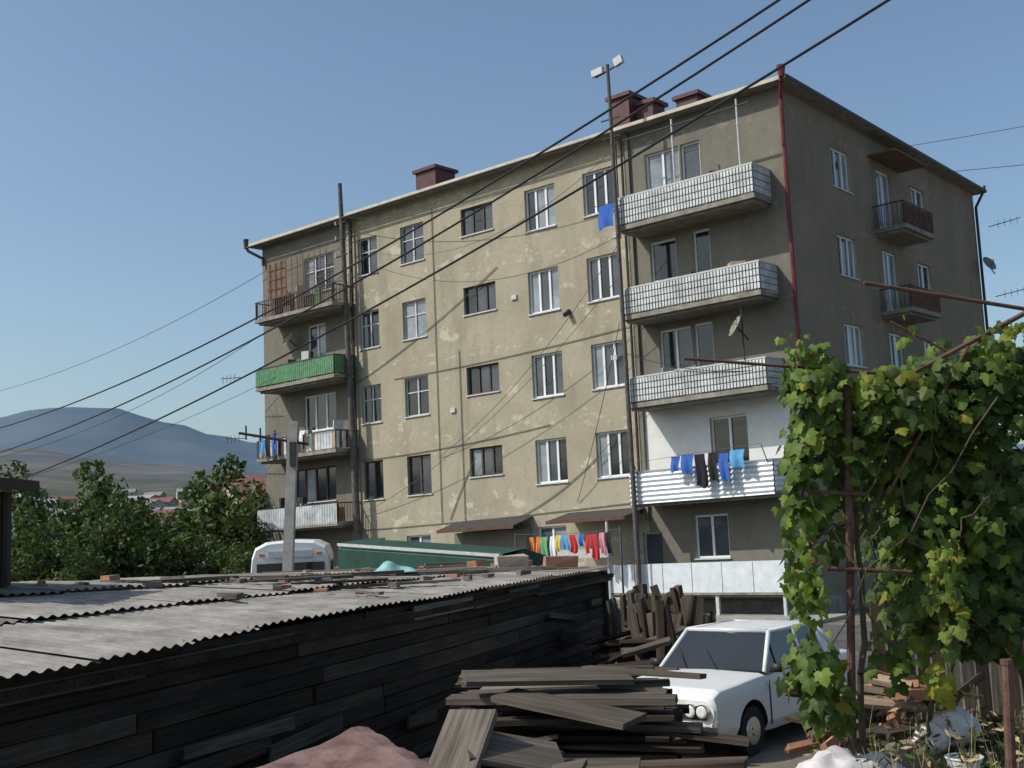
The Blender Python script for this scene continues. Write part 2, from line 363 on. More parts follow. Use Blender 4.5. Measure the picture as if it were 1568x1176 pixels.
for zb,ztp,st in [(12.05,13.1,'slatw'),(9.2,10.2,'slatw'),(6.45,7.4,'slatw'),(3.5,4.5,'corrh')]:
    balcony(mapF,-5.2,-.45,1.2,zb,ztp,st)
for zb,ztp,st,es in [(12.0,12.85,'iron',None),(9.2,10.1,'green',None),(6.35,7.2,'mix',None),(3.6,4.45,'corrv','iron')]:
    balcony(mapF,-22.8,-18.2,1.2,zb,ztp,st,es)
balcony(mapF,-6.2,-.3,1.2,.7,1.65,'panel')
mbox(ba,mapF,-2.55,-2.45,-1.15,-1.05,0,.7,'oldwhite'); mbox(ba,mapF,-6.15,-6.07,-1.15,-1.07,0,.7,'oldwhite'); mbox(ba,mapF,-.45,-.37,-1.15,-1.07,0,.7,'oldwhite')
balcony(mapS,6.9,9.8,1.1,12.05,13.0,'iron')
balcony(mapS,6.9,9.8,1.1,9.2,10.1,'iron'); balcony(mapS,6.9,9.8,1.1,6.35,7.2,'green'); balcony(mapS,6.9,9.8,1.1,3.6,4.4,'iron')
mbox(ba,mapS,6.95,9.75,-1.07,-1.05,12.2,12.9,'maroon'); mbox(ba,mapS,6.95,9.75,-1.07,-1.05,9.35,10.0,'brownslat')
for u in(-3.05,-.85): ba.cyl((u,-1.13,13.1),(u,-1.13,15.12),.03,.03,'oldwhite',8)
ba.cyl((-5.1,-1.13,13.1),(-5.1,-1.13,15.12),.025,.025,'iron',8)
ba.box(-5.2,-.45,-1.16,-1.10,14.9,14.93,'iron')
mbox(ba,mapS,6.8,9.9,-1.0,-.01,14.75,14.80,'brownslat')
slats(mapF,-22.3,-18.6,-.95,12.9,14.4,'brownslat',.33,.022)
for z in(13.3,13.7,14.1,14.42): mbox(ba,mapF,-22.3,-18.6,-.955,-.935,z,z+.02,'brownslat')
mbox(ba,mapF,-22.3,-21.2,-.9,-.88,12.9,14.35,'brownslat')
ba.face([(-13.3,-1.1,3.15),(-9.9,-1.1,3.15),(-9.9,-.003,3.4),(-13.3,-.003,3.4)],'iron'); ba.box(-13.3,-9.9,-1.12,-1.10,3.05,3.16,'rustbar')
ba.face([(-8.4,-1.3,3.2),(-5.4,-1.3,3.2),(-5.4,-.003,3.42),(-8.4,-.003,3.42)],'iron'); ba.box(-8.4,-5.4,-1.32,-1.30,3.1,3.21,'rustbar')
ba.cyl((-6.1,-1.25,0),(-6.1,-1.25,3.15),.05,.05,'oldwhite',8)
ba.box(-13.2,-10,-.30,-.004,0,3.0,'bay')
ba.box(-8.3,-6.3,-.9,-.85,1.9,2.2,'oldwhite')
# stored household things on the balconies
for zb in(12.2,9.35,6.6):
    for i_ in range(7):
        u_=U(-5.0,-.8); h_=U(.5,1.25); ba.rbox((u_,-.25-U(0,.4),zb+h_/2),(U(.08,.45),U(.1,.3),h_),random.choice(['oldwhite','wood2','brownslat','bluewhite','iron','block2']),rz=U(0,3),ry=U(-.06,.06))
for zb in(12.15,9.35,6.5,3.75):
    for i_ in range(6):
        u_=U(-22.5,-18.5); h_=U(.5,1.3); ba.rbox((u_,-.25-U(0,.4),zb+h_/2),(U(.08,.4),U(.1,.3),h_),random.choice(['oldwhite','wood2','brownslat','green','iron','block2']),rz=U(0,3),ry=U(-.06,.06))
ba.done('balconies',bld,shear=True)
# small fittings
sm=MB()
def dish(c,r,az,k='concrete'):
    T=Matrix.Translation(c)@Matrix.Rotation(az,4,'Z')@Matrix.Rotation(math.radians(62),4,'X')
    n=16;rings=4
    for a in range(rings):
        for j in range(n):
            q=[]
            for (rr,tt) in((a,j),(a+1,j),(a+1,j+1),(a,j+1)):
                rad=r*rr/rings; t=2*math.pi*tt/n; q.append(tuple(T@Vector((rad*math.cos(t),rad*math.sin(t),.25*rad*rad/r))))
            sm.face(q,k)
    for t in(0,2.1,4.2): sm.cyl(tuple(T@Vector((r*.9*math.cos(t),r*.9*math.sin(t),.2*r))),tuple(T@Vector((0,0,r*.9))),.012,.012,'iron',5)
    sm.cyl(c,(c[0]+.1,c[1]+.5,c[2]-.35),.025,.025,'iron',6)
dish((-1.2,-1.35,8.35),.32,-.75); dish((-21.6,-.45,11.2),.3,-.3); dish((.5,18.3,12.3),.35,1.2)
sm.cyl((-1.1,-1.2,7.4),(-1.1,-1.2,8.9),.025,.025,'iron',6)
for x,y,z,s in[(-23.6,-1.3,9.9,-1),(-23.5,-1.2,7.4,-1),(.5,18.9,14.0,1),(.5,18.9,11.0,1)]:
    sm.cyl((x,y,z),(x+s*1.3,y,z+.12),.018,.018,'iron',5)
    for i in range(4): sm.cyl((x+s*(.4+.25*i),y,z-.12),(x+s*(.4+.25*i),y,z+.2),.01,.01,'iron',4)
def sagline(p,q,s,n=14):
    p=Vector(p);q=Vector(q); return [tuple(p.lerp(q,i/n)-Vector((0,0,4*s*(i/n)*(1-i/n)))) for i in range(n+1)]
for p,q,s in[((-18.1,-.03,3.35),(-5.5,-.03,3.6),.06),((-13.6,-.03,3.5),(-12.3,-.03,5.6),-.1),((-12.9,-.03,3.4),(-12.9,-.03,9.5),.0),((-18.1,-.03,6.0),(-9,-.03,6.4),.12),((-10.5,-.03,3.4),(-6.2,-.03,5.9),.3),((-16.2,-.03,8.9),(-5.6,-.03,9.2),.1),((-18.2,-.03,9.0),(-11,-.03,12.2),.2),((-14,-.03,3.4),(-14,-.03,15),.0)]:
    sm.tube(sagline(p,q,s),.013,'cablegrey',4)
sm.cyl((-8.0,-.25,9.95),(-8.0,-.02,10.1),.09,.09,'iron',8)
for x,z in[(-6.05,12.2),(-6.4,8.2),(-10.4,10.9),(-13.4,7.3)]: sm.box(x,x+.22,-.06,-.003,z,z+.16,'oldwhite')
sm.done('wall_fittings',bld,shear=True)

# laundry
def cloth(mb,x0,x1,y,zt_,h,k,flare=.04):
    ph=U(0,6)
    mb.grid(8,8,lambda a,b:(x0+(x1-x0)*a+.02*math.sin(b*5+ph),y+flare*b*math.sin(a*9+ph)+.02*math.sin(b*4+ph),zt_-h*b*(1+.06*math.sin(a*5+ph))),k)
lm=MB()
for x,w,h,k in[(-3.55,.3,.45,'c_blue'),(-3.2,.42,.55,'c_blue'),(-2.72,.34,.95,'c_black'),(-2.3,.3,.85,'c_black'),(-1.95,.3,.8,'c_blue'),(-1.6,.45,.5,'c_lblue')]:
    cloth(lm,x,x+w,-1.52,4.85-U(0,.08),h,k)
lm.tube([(-4.9,-1.52,4.75),(-3,-1.52,4.86),(-.6,-1.52,4.95)],.008,'cablegrey',4)
for x in(-4.9,-.6): lm.cyl((x,-1.2,4.4),(x,-1.54,4.9),.015,.015,'iron',5)
lm.done('hanging_laundry',matrix=BM,shear=True,smooth=True)
lm=MB(); cloth(lm,-5.75,-5.15,-1.35,12.95,.75,'c_blue'); lm.cyl((-5.9,-1.35,12.97),(-4.9,-1.3,12.97),.012,.012,'iron',5)
lm.done('hanging_laundry.001',matrix=BM,shear=True,smooth=True)
lm=MB(); x=-8.6
for k in['c_orange','c_orange','c_green','c_cwhite','c_yellow','c_lblue','c_red','c_blue','c_red','c_red','c_pink','c_black']:
    w=U(.16,.3); cloth(lm,x,x+w,-1.9,2.75-U(0,.05),U(.4,.85),k); x+=w+U(.02,.1)
lm.tube([(-9.2,-1.9,2.85),(-7,-1.9,2.76),(-5.2,-1.9,2.82)],.01,'cablegrey',4)
for xx in(-9.2,-5.2): lm.cyl((xx,-1.9,0),(xx,-1.9,2.9),.03,.03,'iron',6)
lm.done('hanging_laundry.002',matrix=BM,shear=True,smooth=True)
lm=MB()
for x,k,h in[(-22.4,'c_lblue',.7),(-22.0,'c_black',.9),(-21.6,'c_blue',.8),(-20.0,'c_cwhite',.5)]: cloth(lm,x,x+.3,-1.4,7.35,h,k)
lm.tube([(-22.8,-1.4,7.35),(-18.4,-1.4,7.38)],.01,'cablegrey',4)
lm.done('hanging_laundry.003',matrix=BM,shear=True,smooth=True)

# ------------------------------------------------------------ poles & wires
def polem(name,p0,p1,r0,r1,k,extra=None,mx=BM):
    m=MB(); m.cyl(p0,p1,r0,r1,k,10)
    if extra: extra(m)
    return m.done(name,matrix=mx)
def ex1(m):
    t=Vector((-5.09,-1.36,17.1)); m.cyl(t+Vector((-.45,0,-.1)),t+Vector((.5,0,.1)),.03,.03,'iron',6)
    m.rbox(t+Vector((-.38,0,.05)),(.42,.15,.22),'oldwhite',ry=-.1); m.rbox(t+Vector((.42,0,.2)),(.3,.15,.26),'oldwhite',ry=-.3)
    for z in(-2.2,-1.6): m.cyl(t+Vector((-.35,0,z)),t+Vector((.35,0,z)),.025,.025,'iron',6)
polem('utility_pole',(-4.96,-1.36,0),(-5.09,-1.36,17.3),.085,.055,'pole',ex1)
def ex2(m):
    for z in(14.9,14.3,13.6): m.cyl((-18.6,-.55,z),(-18.0,-.55,z+.05),.03,.03,'iron',6); m.cyl((-18.6,-.55,z),(-18.6,-.55,z+.15),.03,.03,'oldwhite',6)
polem('utility_pole.001',(-17.75,-.5,0),(-18.36,-.5,16.55),.15,.08,'pole',ex2)
def ex3(m):
    m.cyl((-5.75,24,5.05),(-4.3,24,4.75),.03,.03,'iron',6)
    for i in range(5): m.cyl((-5.6+.3*i,24,4.9-.06*i),(-5.6+.3*i,24,5.2-.06*i),.02,.02,'iron',5)
    m.rbox((-4.6,23.85,4.55),(.12,.12,.5),'iron')
m=MB(); m.rbox((-4.75,24,2.6),(.2,.2,5.3),'polec',ry=math.radians(3.2)); ex3(m); m.done('concrete_post')
wi=MB()
def wire(pr,pl,sag,r,k='cable',ext=-.35,n=40):
    pr=Vector(pr);pl=Vector(pl);pts=[]
    for i in range(n+1):
        t=ext+(1.15-ext)*i/n; pts.append(tuple(pr.lerp(pl,t)-Vector((0,0,4*sag*t*(1-t)))))
    wi.tube(pts,r,k,5)
wire((4.11,16,10.3),(-17.9,40,7.06),.75,.022); wire((4.58,16,10.3),(-17.9,40,6.2),.7,.022); wire((5.74,16,10.25),(-17.9,40,5.0),.6,.024)
wi.done('overhead_cables')
w2=MB()
def lw(p,q,s,r=.012,k='cable'): w2.tube(sagline(p,q,s,20),r,k,4)
lw((-5.05,-1.36,14.9),(-18.3,-.5,15.2),.9); lw((-5.05,-1.36,14.5),(-18.3,-.5,14.1),1.6,.01,'cablegrey'); lw((-5.0,-1.36,10.5),(-18.0,-.1,3.6),.8,.01,'cablegrey'); lw((-18.2,-.5,12.9),(-40,-4,7),1.2)
lw((-18.3,-.5,14.9),(-60,2,12),1.5); lw((-5.0,-1.36,11.5),(-14,-.05,5.5),.6,.01,'cablegrey'); lw((-18.1,-.5,10.3),(-45,-6,5),1.0,.01); lw((.4,10,16.0),(40,6,15.0),.8,.012); lw((.4,14,15.9),(44,16,14.5),1.0,.014)
lw((-5.0,-1.36,8.0),(-.9,-1.2,7.0),.2); lw((-5.2,-1.3,9.0),(-8,-.05,3.6),.2,.01)
w2.done('service_cables',matrix=BM)

# ------------------------------------------------------------ foreground shed
shed=empty('wooden_shed')
w=Vector((.35,.937,0)); nrm=Vector((-.937,.35,0)); S0=Vector((-5.09,4,0))
def ridge(y): return 2.40-.035*(y-13)
def spt(s,t,z):
    p=S0+w*s+nrm*t; return (p.x,p.y,z)
LEN=19.25
WA=math.atan2(.937,.35)
ws=MB(); z=0
while z<1.93:
    h=U(.15,.2); s=0
    while s<LEN:
        l=U(2.5,4.2); e=min(LEN,s+l); off=U(-.02,.02); dz0=U(-.012,.012); k=random.choice(['wood','darkwood','darkwood','wood'])
        P=[spt(s+.01,off,z+.006),spt(e-.01,off,z+.006+dz0),spt(e-.01,off,z+h-.008+dz0),spt(s+.01,off,z+h-.008),spt(s+.01,off+.03,z+.006),spt(e-.01,off+.03,z+.006),spt(e-.01,off+.03,z+h-.008),spt(s+.01,off+.03,z+h-.008)]
        b=len(ws.v); ws.v+=P; mi=ws.m(k); ro=(U(0,40),U(0,40))
        for j_,(sx_,zx_) in enumerate([(s,0),(e,0),(e,h),(s,h)]*2): ws.loc[b+j_]=(sx_+ro[0],zx_+ro[1],0)
        for q in[(0,1,2,3),(7,6,5,4),(0,4,5,1),(3,2,6,7),(0,3,7,4),(1,5,6,2)]: ws.f.append(tuple(b+c for c in q)); ws.mi.append(mi)
        s=e
    z+=h
ws.face([spt(0,.06,0),spt(LEN,.06,0),spt(LEN,.06,1.95),spt(0,.06,1.95)],'darkwood')
ws.face([spt(LEN,0,0),spt(LEN,4.3,0),spt(LEN,4.3,2.05),spt(LEN,0,1.95)],'wood'); ws.face([spt(0,0,0),spt(0,4.3,0),spt(0,4.3,2.5),spt(0,0,1.95)],'wood')
ws.face([spt(0,4.3,0),spt(LEN,4.3,0),spt(LEN,4.3,2.0),spt(0,4.3,2.5)],'wood')
c=S0+w*18.9+nrm*(-.05); ws.rbox((c.x,c.y,1.0),(.1,.1,1.9),'wood',rz=-.35)
s_=0
while s_<LEN-1:
    l_=U(1.2,2.6); c_=S0+w*(s_+l_/2)+nrm*(-.06-U(0,.03)); ws.rbox((c_.x,c_.y,1.86+U(-.03,.03)),(l_,.03,U(.10,.17)),random.choice(['wood2','wood','wood2','wood3']),rz=WA+U(-.01,.01),ry=U(-.012,.012),jit=.008); s_+=l_+U(0,.05)
for k_ in range(16):
    s_=U(2,LEN-1); c_=S0+w*s_+nrm*(-.08-U(0,.05)); ws.rbox((c_.x,c_.y,U(.5,1.6)),(U(.5,1.8),.025,U(.08,.16)),random.choice(['wood2','wood','darkwood']),rz=WA,ry=U(-.12,.12),jit=.01)
c0=spt(3,-.09,1.86);c1=spt(LEN,-.09,1.88); ws.cyl(c0,c1,.05,.05,'darkwood',4)
ws.done('plank_walls',shed)
rs=MB()
def zr(s,t):
    p=S0+w*s+nrm*t
    return 2.0+(ridge(p.y)-2.0)*(t/4.3) if t<4.3 else ridge(p.y)-(t-4.3)*.12
s=-.5
while s<LEN-.4:
    sw=1.08
    for row in range(3):
        t0=-.12-(U(0,.12) if row==0 else 0)+row*1.5-(.12 if s<5.9 and row==0 else 0); t1=t0+1.72
        dz=.016*row+U(0,.02); tilt=U(-.02,.02); sk=U(-.03,.03); k=random.choice(['slate','slate','slate2'])
        dsr=U(-.02,.02)
        def fn(a,b,s=s,t0=t0,t1=t1,dz=dz,tilt=tilt,sk=sk,dsr=dsr):
            ss=s+sw*1.06*a+sk*b+dsr; tt=t0+(t1-t0)*b
            return spt(ss,tt,zr(ss,tt)+dz+.014*math.sin(a*8*2*math.pi)+tilt*a+.03+(.03*(1-b)))
        rs.grid(48,4,fn,k)
    s+=sw
rs.grid(60,2,lambda a,b: spt(-.5+a*(LEN+.3),4.35+b*3,zr(-.5+a*(LEN+.3),4.35+b*3)+.05+.02*math.sin(a*800)),'slate2')
rs.done('corrugated_roof',shed)
it=MB()
def put(s,t,size,k,rz=0,jit=0,lift=0,ry=0):
    p=spt(s,t,zr(s,t)+.08+size[2]/2+lift); it.rbox(p,size,k,rz=rz,jit=jit,ry=ry)
put(17.3,1.2,(.55,.3,.24),'block2',.3,.02); put(18.0,.5,(.6,.35,.2),'brick',.1,.02); put(17.4,1.9,(.3,.2,.16),'brick',1.0,.02); put(18.7,1.5,(.3,.2,.1),'brick',.7,.02)
put(15.7,2.2,(2.2,.12,.05),'block2',.15); put(16.4,1.3,(2.4,.1,.05),'wood3',-.1); put(13,2.6,(2.6,.12,.05),'wood2',.35); put(15,1.5,(1.6,.14,.04),'wood3',.5); put(17.5,3,(2.2,.12,.05),'wood2',-.05)
put(10,3.2,(2.0,.1,.05),'wood2',.6); put(18.4,2.4,(1.8,.15,.04),'wood3',.2,lift=.08)
for i in range(10): put(U(9,18.5),U(.6,3.9),(U(1.2,2.8),U(.06,.12),U(.02,.05)),random.choice(['wood2','wood3','wood']),U(-.4,.6),.01)
for i in range(70): put(U(8,19),U(.3,4.1),(U(.08,.4),U(.05,.14),U(.02,.08)),random.choice(['wood2','wood3','stone','brick']),U(0,3),.01)
it.done('roof_clutter')
tp=MB(); c=spt(14.6,2.2,zr(14.6,2.2)+.12)
tp.grid(16,12,lambda a,b:(c[0]-.35+a*.75,c[1]-.3+b*.6,c[2]+.01+.10*max(0,noise.noise(Vector((a*3,b*3,1.3)))+.45)*math.sin(a*3.1)*math.sin(b*3.1)*2),'teal'); tp.done('teal_tarp',smooth=True)

# lumber pile between shed and car
lp=MB()
def plank(c,l,wd,th,k,rz,ry=0,rx=0): lp.rbox(c,(l,wd,th),k,rz=rz,ry=ry,rx=rx,jit=.006)
base=math.radians(-8)
for lvl in range(17):
    zc=.1+lvl*.078
    for j in range(6):
        plank((.66+U(-.22,.22)-lvl*.022,10.3+j*.42+U(-.1,.1),zc+U(-.02,.02)),U(1.5,2.15),U(.18,.32),U(.03,.055),random.choice(['wood','wood2','darkwood','wood','wood2','wood3' if lvl>13 else 'wood']),base+U(-.13,.13),U(-.02,.05),U(-.04,.04))
plank((.2,10.6,1.50),1.5,.45,.05,'wood2',.15,.05,.1); plank((1.1,10.9,1.47),1.1,.38,.05,'wood2',-.3,.07,-.1); plank((.35,10.0,1.32),1.3,.4,.05,'wood2',-.6,.12,.05); plank((1.25,10.2,1.05),1.3,.25,.04,'wood',-.25,.12,0)
for j in range(16): plank((U(-1.6,1.4),U(8.6,10.2),.5+U(0,.55)),U(1.2,2.4),U(.12,.3),U(.03,.06),random.choice(['wood','wood2','darkwood']),U(-.9,.4),U(-.12,.12),U(-.3,.3))
lp.done('lumber_pile')
sb=MB()
sb.rbox((-.47,8.4,1.32),(.36,.75,.04),'wood3',rz=-.28,rx=.55,jit=.01); sb.rbox((-.1,8.55,1.25),(.75,.5,.045),'wood2',rz=.25,rx=.3,ry=.25,jit=.01); sb.rbox((-.02,8.3,1.05),(.8,.5,.045),'wood2',rz=-.35,rx=.25,ry=-.2,jit=.01)
for i_ in range(12): sb.rbox((U(-1.3,.2),U(8.0,9.4),U(.75,1.15)),(U(.6,1.4),U(.15,.35),.035),random.choice(['wood2','wood','wood3','wood']),rz=U(-.9,.9),rx=U(-.3,.4),ry=U(-.25,.25),jit=.01)
sb.rbox((.5,8.7,1.05),(.6,.35,.05),'wood2',rz=-.2,rx=.3,jit=.01)
sb.done('loose_boards')
def heap(name,cx,cy,rx,ry,h,k,seed=0,n=28,amp=.3):
    m=MB()
    def fn(a,b):
        x=-1+2*a;y=-1+2*b; d=math.sqrt(x*x+y*y); hh=h*max(0,1-d**2)
        hh*=1+amp*noise.noise(Vector((x*3+seed,y*3,seed)))*2
        return (cx+rx*x,cy+ry*y,hh-.03+.05*noise.noise(Vector((x*9,y*9,seed))))
    m.grid(n,n,fn,k); return m.done(name,smooth=True)
heap('rubble_heap',-.3,8.6,2.6,2.0,.7,'stone',1)
st=MB()
for i in range(70):
    a=U(0,6.28);r=math.sqrt(R()); x=1.2+1.2*r*math.cos(a); y=9.4+1.2*r*math.sin(a); sz=U(.12,.32); st.rbox((x,y,.15+U(0,.65)*(1-r)+.1),(sz,sz*U(.6,1),sz*U(.4,.8)),random.choice(['stone','stone','wood2']),U(0,3),U(-.5,.5),U(-.5,.5),.03)
st.done('stone_pile',bevel=.015)
rr=MB()
A=Vector((-2.05,6.55,1.40));B=Vector((-1.02,7.65,1.64));C_=Vector((-.50,6.95,1.47));D_=Vector((-1.3,5.6,1.20))
def rsf(a,b,dz=0):
    p=(A.lerp(B,a)).lerp(D_.lerp(C_,a),b); e_=.05*noise.noise(Vector((a*6,b*6,4)))
    q=p+Vector((e_*.6,-e_*.5,.03*noise.noise(Vector((a*2.2,b*2.2,1)))+.010*noise.noise(Vector((a*9,b*9,2)))-.05*max(0,a-.93)*8*U(.8,1.2)+dz)); return (q.x,q.y,q.z)
rr.grid(26,22,rsf,'rust')
for p,q in[(A,B),(B,C_),(C_,D_),(D_,A)]:
    c_=(A+B+C_+D_)/4; p=p.lerp(c_,.1);q=q.lerp(c_,.1); rr.face([(p.x,p.y,p.z-.07),(q.x,q.y,q.z-.07),(q.x,q.y,0),(p.x,p.y,0)],'darkwood')
rr.done('rusty_lean_to_roof')
dk=MB()
for i in range(16):
    t=i/16; dk.rbox((-3.3+2.2*t+U(-.3,.3),7.0+U(-.6,1.6),.7+U(-.3,.35)),(U(1.2,2.6),U(.1,.25),.04),random.choice(['darkwood','wood','darkwood']),rz=U(-.3,.9),ry=U(-.15,.15),rx=U(-.3,.3),jit=.01)
dk.done('scrap_timber')
sk=MB()
for i in range(70):
    x=U(1.5,2.7);y=U(16.5,20.5); h=U(1.2,1.85); k=random.choice(['wood','darkwood','wood2','wood'])
    sk.rbox((x,y,h/2),(U(.06,.16),U(.04,.08),h),k,rz=U(0,3),rx=U(-.25,.25),ry=U(-.3,.3),jit=.01)
for i in range(26):
    sk.rbox((U(1.2,2.0),U(15.5,19),U(.3,1.25)),(U(.6,1.3),U(.1,.2),.05),random.choice(['wood','darkwood','wood2']),rz=U(-.7,.7),ry=U(-.3,.3),rx=U(-.4,.4),jit=.01)
sk.done('firewood_stack')

# ------------------------------------------------------------ car
car=empty('parked_sedan_car')
hd=Vector((-.63,-.777,0)).normalized()
ang=math.atan2(hd.y,hd.x)
wheelL=Vector((2.68,14.4,0)); lf=Vector((-hd.y,hd.x,0))
org=wheelL-hd*1.22-lf*.70
CM=Matrix.Translation(org)@Matrix.Rotation(ang,4,'Z')
car.matrix_world=CM
cb=MB()
stn=[(-2.02,.70,.42,.78),(-1.98,.76,.34,.90),(-1.75,.79,.28,.94),(-1.2,.80,.24,.955),(-.8,.80,.22,.93),(0,.805,.22,.925),(.7,.80,.22,.92),(1.0,.80,.24,.92),(1.5,.785,.26,.885),(1.9,.765,.30,.86),(2.0,.74,.38,.80),(2.03,.70,.44,.72)]
def sect(x,hw,zb,zt_):
    zm=zb+(zt_-zb)*.72
    return [(x,-hw*.93,zb),(x,-hw,zb+.12),(x,-hw,zm),(x,-hw*.95,zt_-.03),(x,-hw*.86,zt_),(x,0,zt_+.015),(x,hw*.86,zt_),(x,hw*.95,zt_-.03),(x,hw,zm),(x,hw,zb+.12),(x,hw*.93,zb)]
S=[sect(*q) for q in stn]; i0=len(cb.v)
for q in S: cb.v+=q
n=11; mi=cb.m('carpaint')
for a in range(len(S)-1):
    for b in range(n-1): cb.f.append((i0+a*n+b,i0+a*n+b+1,i0+(a+1)*n+b+1,i0+(a+1)*n+b)); cb.mi.append(mi)
    cb.f.append((i0+a*n,i0+(a+1)*n,i0+(a+1)*n+n-1,i0+a*n+n-1)); cb.mi.append(mi)
cb.f.append(tuple(i0+j for j in range(n))); cb.mi.append(mi); cb.f.append(tuple(i0+(len(S)-1)*n+j for j in range(n))[::-1]); cb.mi.append(mi)
bo=cb.done('body',car)
cut=MB()
for x in(1.22,-1.2):
    for sy in(-1,1): cut.cyl((x,sy*.58,.31),(x,sy*1.0,.31),.35,.35,'blacktrim',24)
co=cut.done('arch_cutter',car)
bm_=bo.modifiers.new('arches','BOOLEAN'); bm_.operation='DIFFERENCE'; bm_.object=co; bm_.solver='EXACT'
bpy.context.view_layer.update()
dg=bpy.context.evaluated_depsgraph_get(); me2=bpy.data.meshes.new_from_object(bo.evaluated_get(dg)); bo.modifiers.clear(); bo.data=me2
bpy.data.objects.remove(co)
bv=bo.modifiers.new('bevel','BEVEL'); bv.width=.022; bv.segments=3; bv.limit_method='ANGLE'; bv.angle_limit=math.radians(22)
for pl_ in bo.data.polygons: pl_.use_smooth=True
wn=bo.modifiers.new('wn','WEIGHTED_NORMAL')
gh=MB()
zb=.925; zt_=1.40
F0=(.80,zb);F1=(.32,zt_-.02);R1=(-.98,zt_-.03);R0=(-1.38,zb+.02)
hb=.755;ht=.60
def P(x,y,z): return (x,y,z)
for sy in(-1,1):
    gh.face([P(F0[0],sy*hb,F0[1]),P(F1[0],sy*ht,F1[1]),P(R1[0],sy*ht,R1[1]),P(R0[0],sy*hb,R0[1])],'carglass')
gh.face([P(F0[0],-hb,zb),P(F0[0],hb,zb),P(F1[0],ht,F1[1]),P(F1[0],-ht,F1[1])],'carglass')
gh.face([P(R0[0],hb,R0[1]),P(R0[0],-hb,R0[1]),P(R1[0],-ht,R1[1]),P(R1[0],ht,R1[1])],'carglass')
gh.done('windows',car)
gp=MB()
gp.grid(10,8,lambda a,b:(R1[0]-.03+(F1[0]-R1[0]+.06)*a,(-ht-.015+2*(ht+.015)*b),zt_-.02+.05*max(0,math.sin(math.pi*b))**.6*math.sin(math.pi*min(max(a,.02),.98))**.5),'carpaint')
for sy in(-1,1):
    def bar(p,q,r,k='carpaint'): gp.cyl(p,q,r,r,k,6)
    bar(P(F0[0],sy*hb,zb),P(F1[0],sy*ht,F1[1]),.032); bar(P(R0[0],sy*hb,R0[1]),P(R1[0],sy*ht,R1[1]),.05)
    bar(P(F1[0],sy*ht,F1[1]),P(R1[0],sy*ht,R1[1]),.03)
    bar(P(-.32,sy*hb,zb),P(-.30,sy*ht,zt_-.02),.028); bar(P(-.95,sy*hb,zb),P(-.98,sy*ht,zt_-.03),.03)
    bar(P(.45,sy*(hb-.0),zb),P(.42,sy*(ht+.05),zt_-.15),.01,'blacktrim')
    gp.face([P(R0[0]-.02,sy*(hb+.012),zb),P(R1[0],sy*(ht+.02),zt_-.03),P(-.97,sy*(ht+.02),zt_-.03),P(-1.0,sy*(hb+.012),zb)],'carpaint')
    bar(P(F0[0],sy*hb,zb),P(R0[0],sy*hb,zb+.01),.018,'chrome')
    for x in(.78,-.30,-1.05): gp.box(x-.006,x+.006,sy*.80,sy*.812,.30,.84,'blacktrim')
    for x in(.0,-.85): gp.box(x-.12,x,sy*.80,sy*.83,.74,.77,'chrome')
    gp.rbox((.70,sy*.88,.98),(.07,.16,.1),'blacktrim')
gp.cyl(P(F1[0],-ht,F1[1]),P(F1[0],ht,F1[1]),.03,.03,'carpaint',6); gp.cyl(P(R1[0],-ht,R1[1]),P(R1[0],ht,R1[1]),.03,.03,'carpaint',6); gp.cyl(P(F0[0],-hb,zb),P(F0[0],hb,zb),.022,.022,'blacktrim',6)
gp.done('roof_and_pillars',car,smooth=True)
tr=MB()
tr.box(2.035,2.05,-.62,.62,.52,.68,'blacktrim')
for sy in(-1,1):
    for y in(.42,.58): tr.cyl((2.03,sy*y,.62),(2.085,sy*y,.62),.085,.085,'chrome',16); tr.cyl((2.085,sy*y,.62),(2.095,sy*y,.62),.07,.05,'white',16)
    tr.box(-2.06,-2.02,sy*.45,sy*.66,.55,.72,'redpipe')
tr.box(2.06,2.12,-.80,.80,.38,.46,'chrome'); tr.box(-2.14,-2.05,-.80,.80,.40,.48,'chrome')
tr.cyl((.85,.1,.95),(.55,-.2,1.16),.008,.008,'blacktrim',4); tr.cyl((.85,-.35,.95),(.55,-.6,1.16),.008,.008,'blacktrim',4)
tr.done('trim_and_lights',car)
wh=MB()
for x in(1.22,-1.2):
    for sy in(-1,1):
        wh.cyl((x,sy*.60,.29),(x,sy*.775,.29),.29,.29,'tyre',28); wh.cyl((x,sy*.765,.29),(x,sy*.785,.29),.175,.165,'chrome',20); wh.cyl((x,sy*.78,.29),(x,sy*.80,.29),.07,.05,'chrome',12)
        wh.cyl((x,sy*.55,.31),(x,sy*.56,.31),.345,.345,'blacktrim',20)
wh.done('wheels',car)

# ------------------------------------------------------------ minibus + covered trailer behind shed
bus=empty('parked_minibus'); bus.matrix_world=Matrix.Translation((-5.8,29.5,0))@Matrix.Rotation(math.radians(8),4,'Z')
bb=MB()
prof=[(-1.02,.45),(-1.05,1.0),(-1.04,1.6),(-.97,2.35),(-.88,2.6),(-.6,2.74),(0,2.78),(.6,2.74),(.88,2.6),(.97,2.35),(1.04,1.6),(1.05,1.0),(1.02,.45)]
i0=len(bb.v)
for y,sc_ in[(0,.97),(.12,1),(5.2,1),(5.35,.97)]:
    for (x,z) in prof: bb.v.append((x*sc_,y,.45+(z-.45)*sc_))
n=len(prof); mi=bb.m('carpaint')
for a in range(3):
    for j in range(n-1): bb.f.append((i0+a*n+j,i0+a*n+j+1,i0+(a+1)*n+j+1,i0+(a+1)*n+j)); bb.mi.append(mi)
bb.f.append(tuple(i0+j for j in range(n))); bb.mi.append(mi); bb.f.append(tuple(i0+3*n+j for j in range(n))); bb.mi.append(mi)
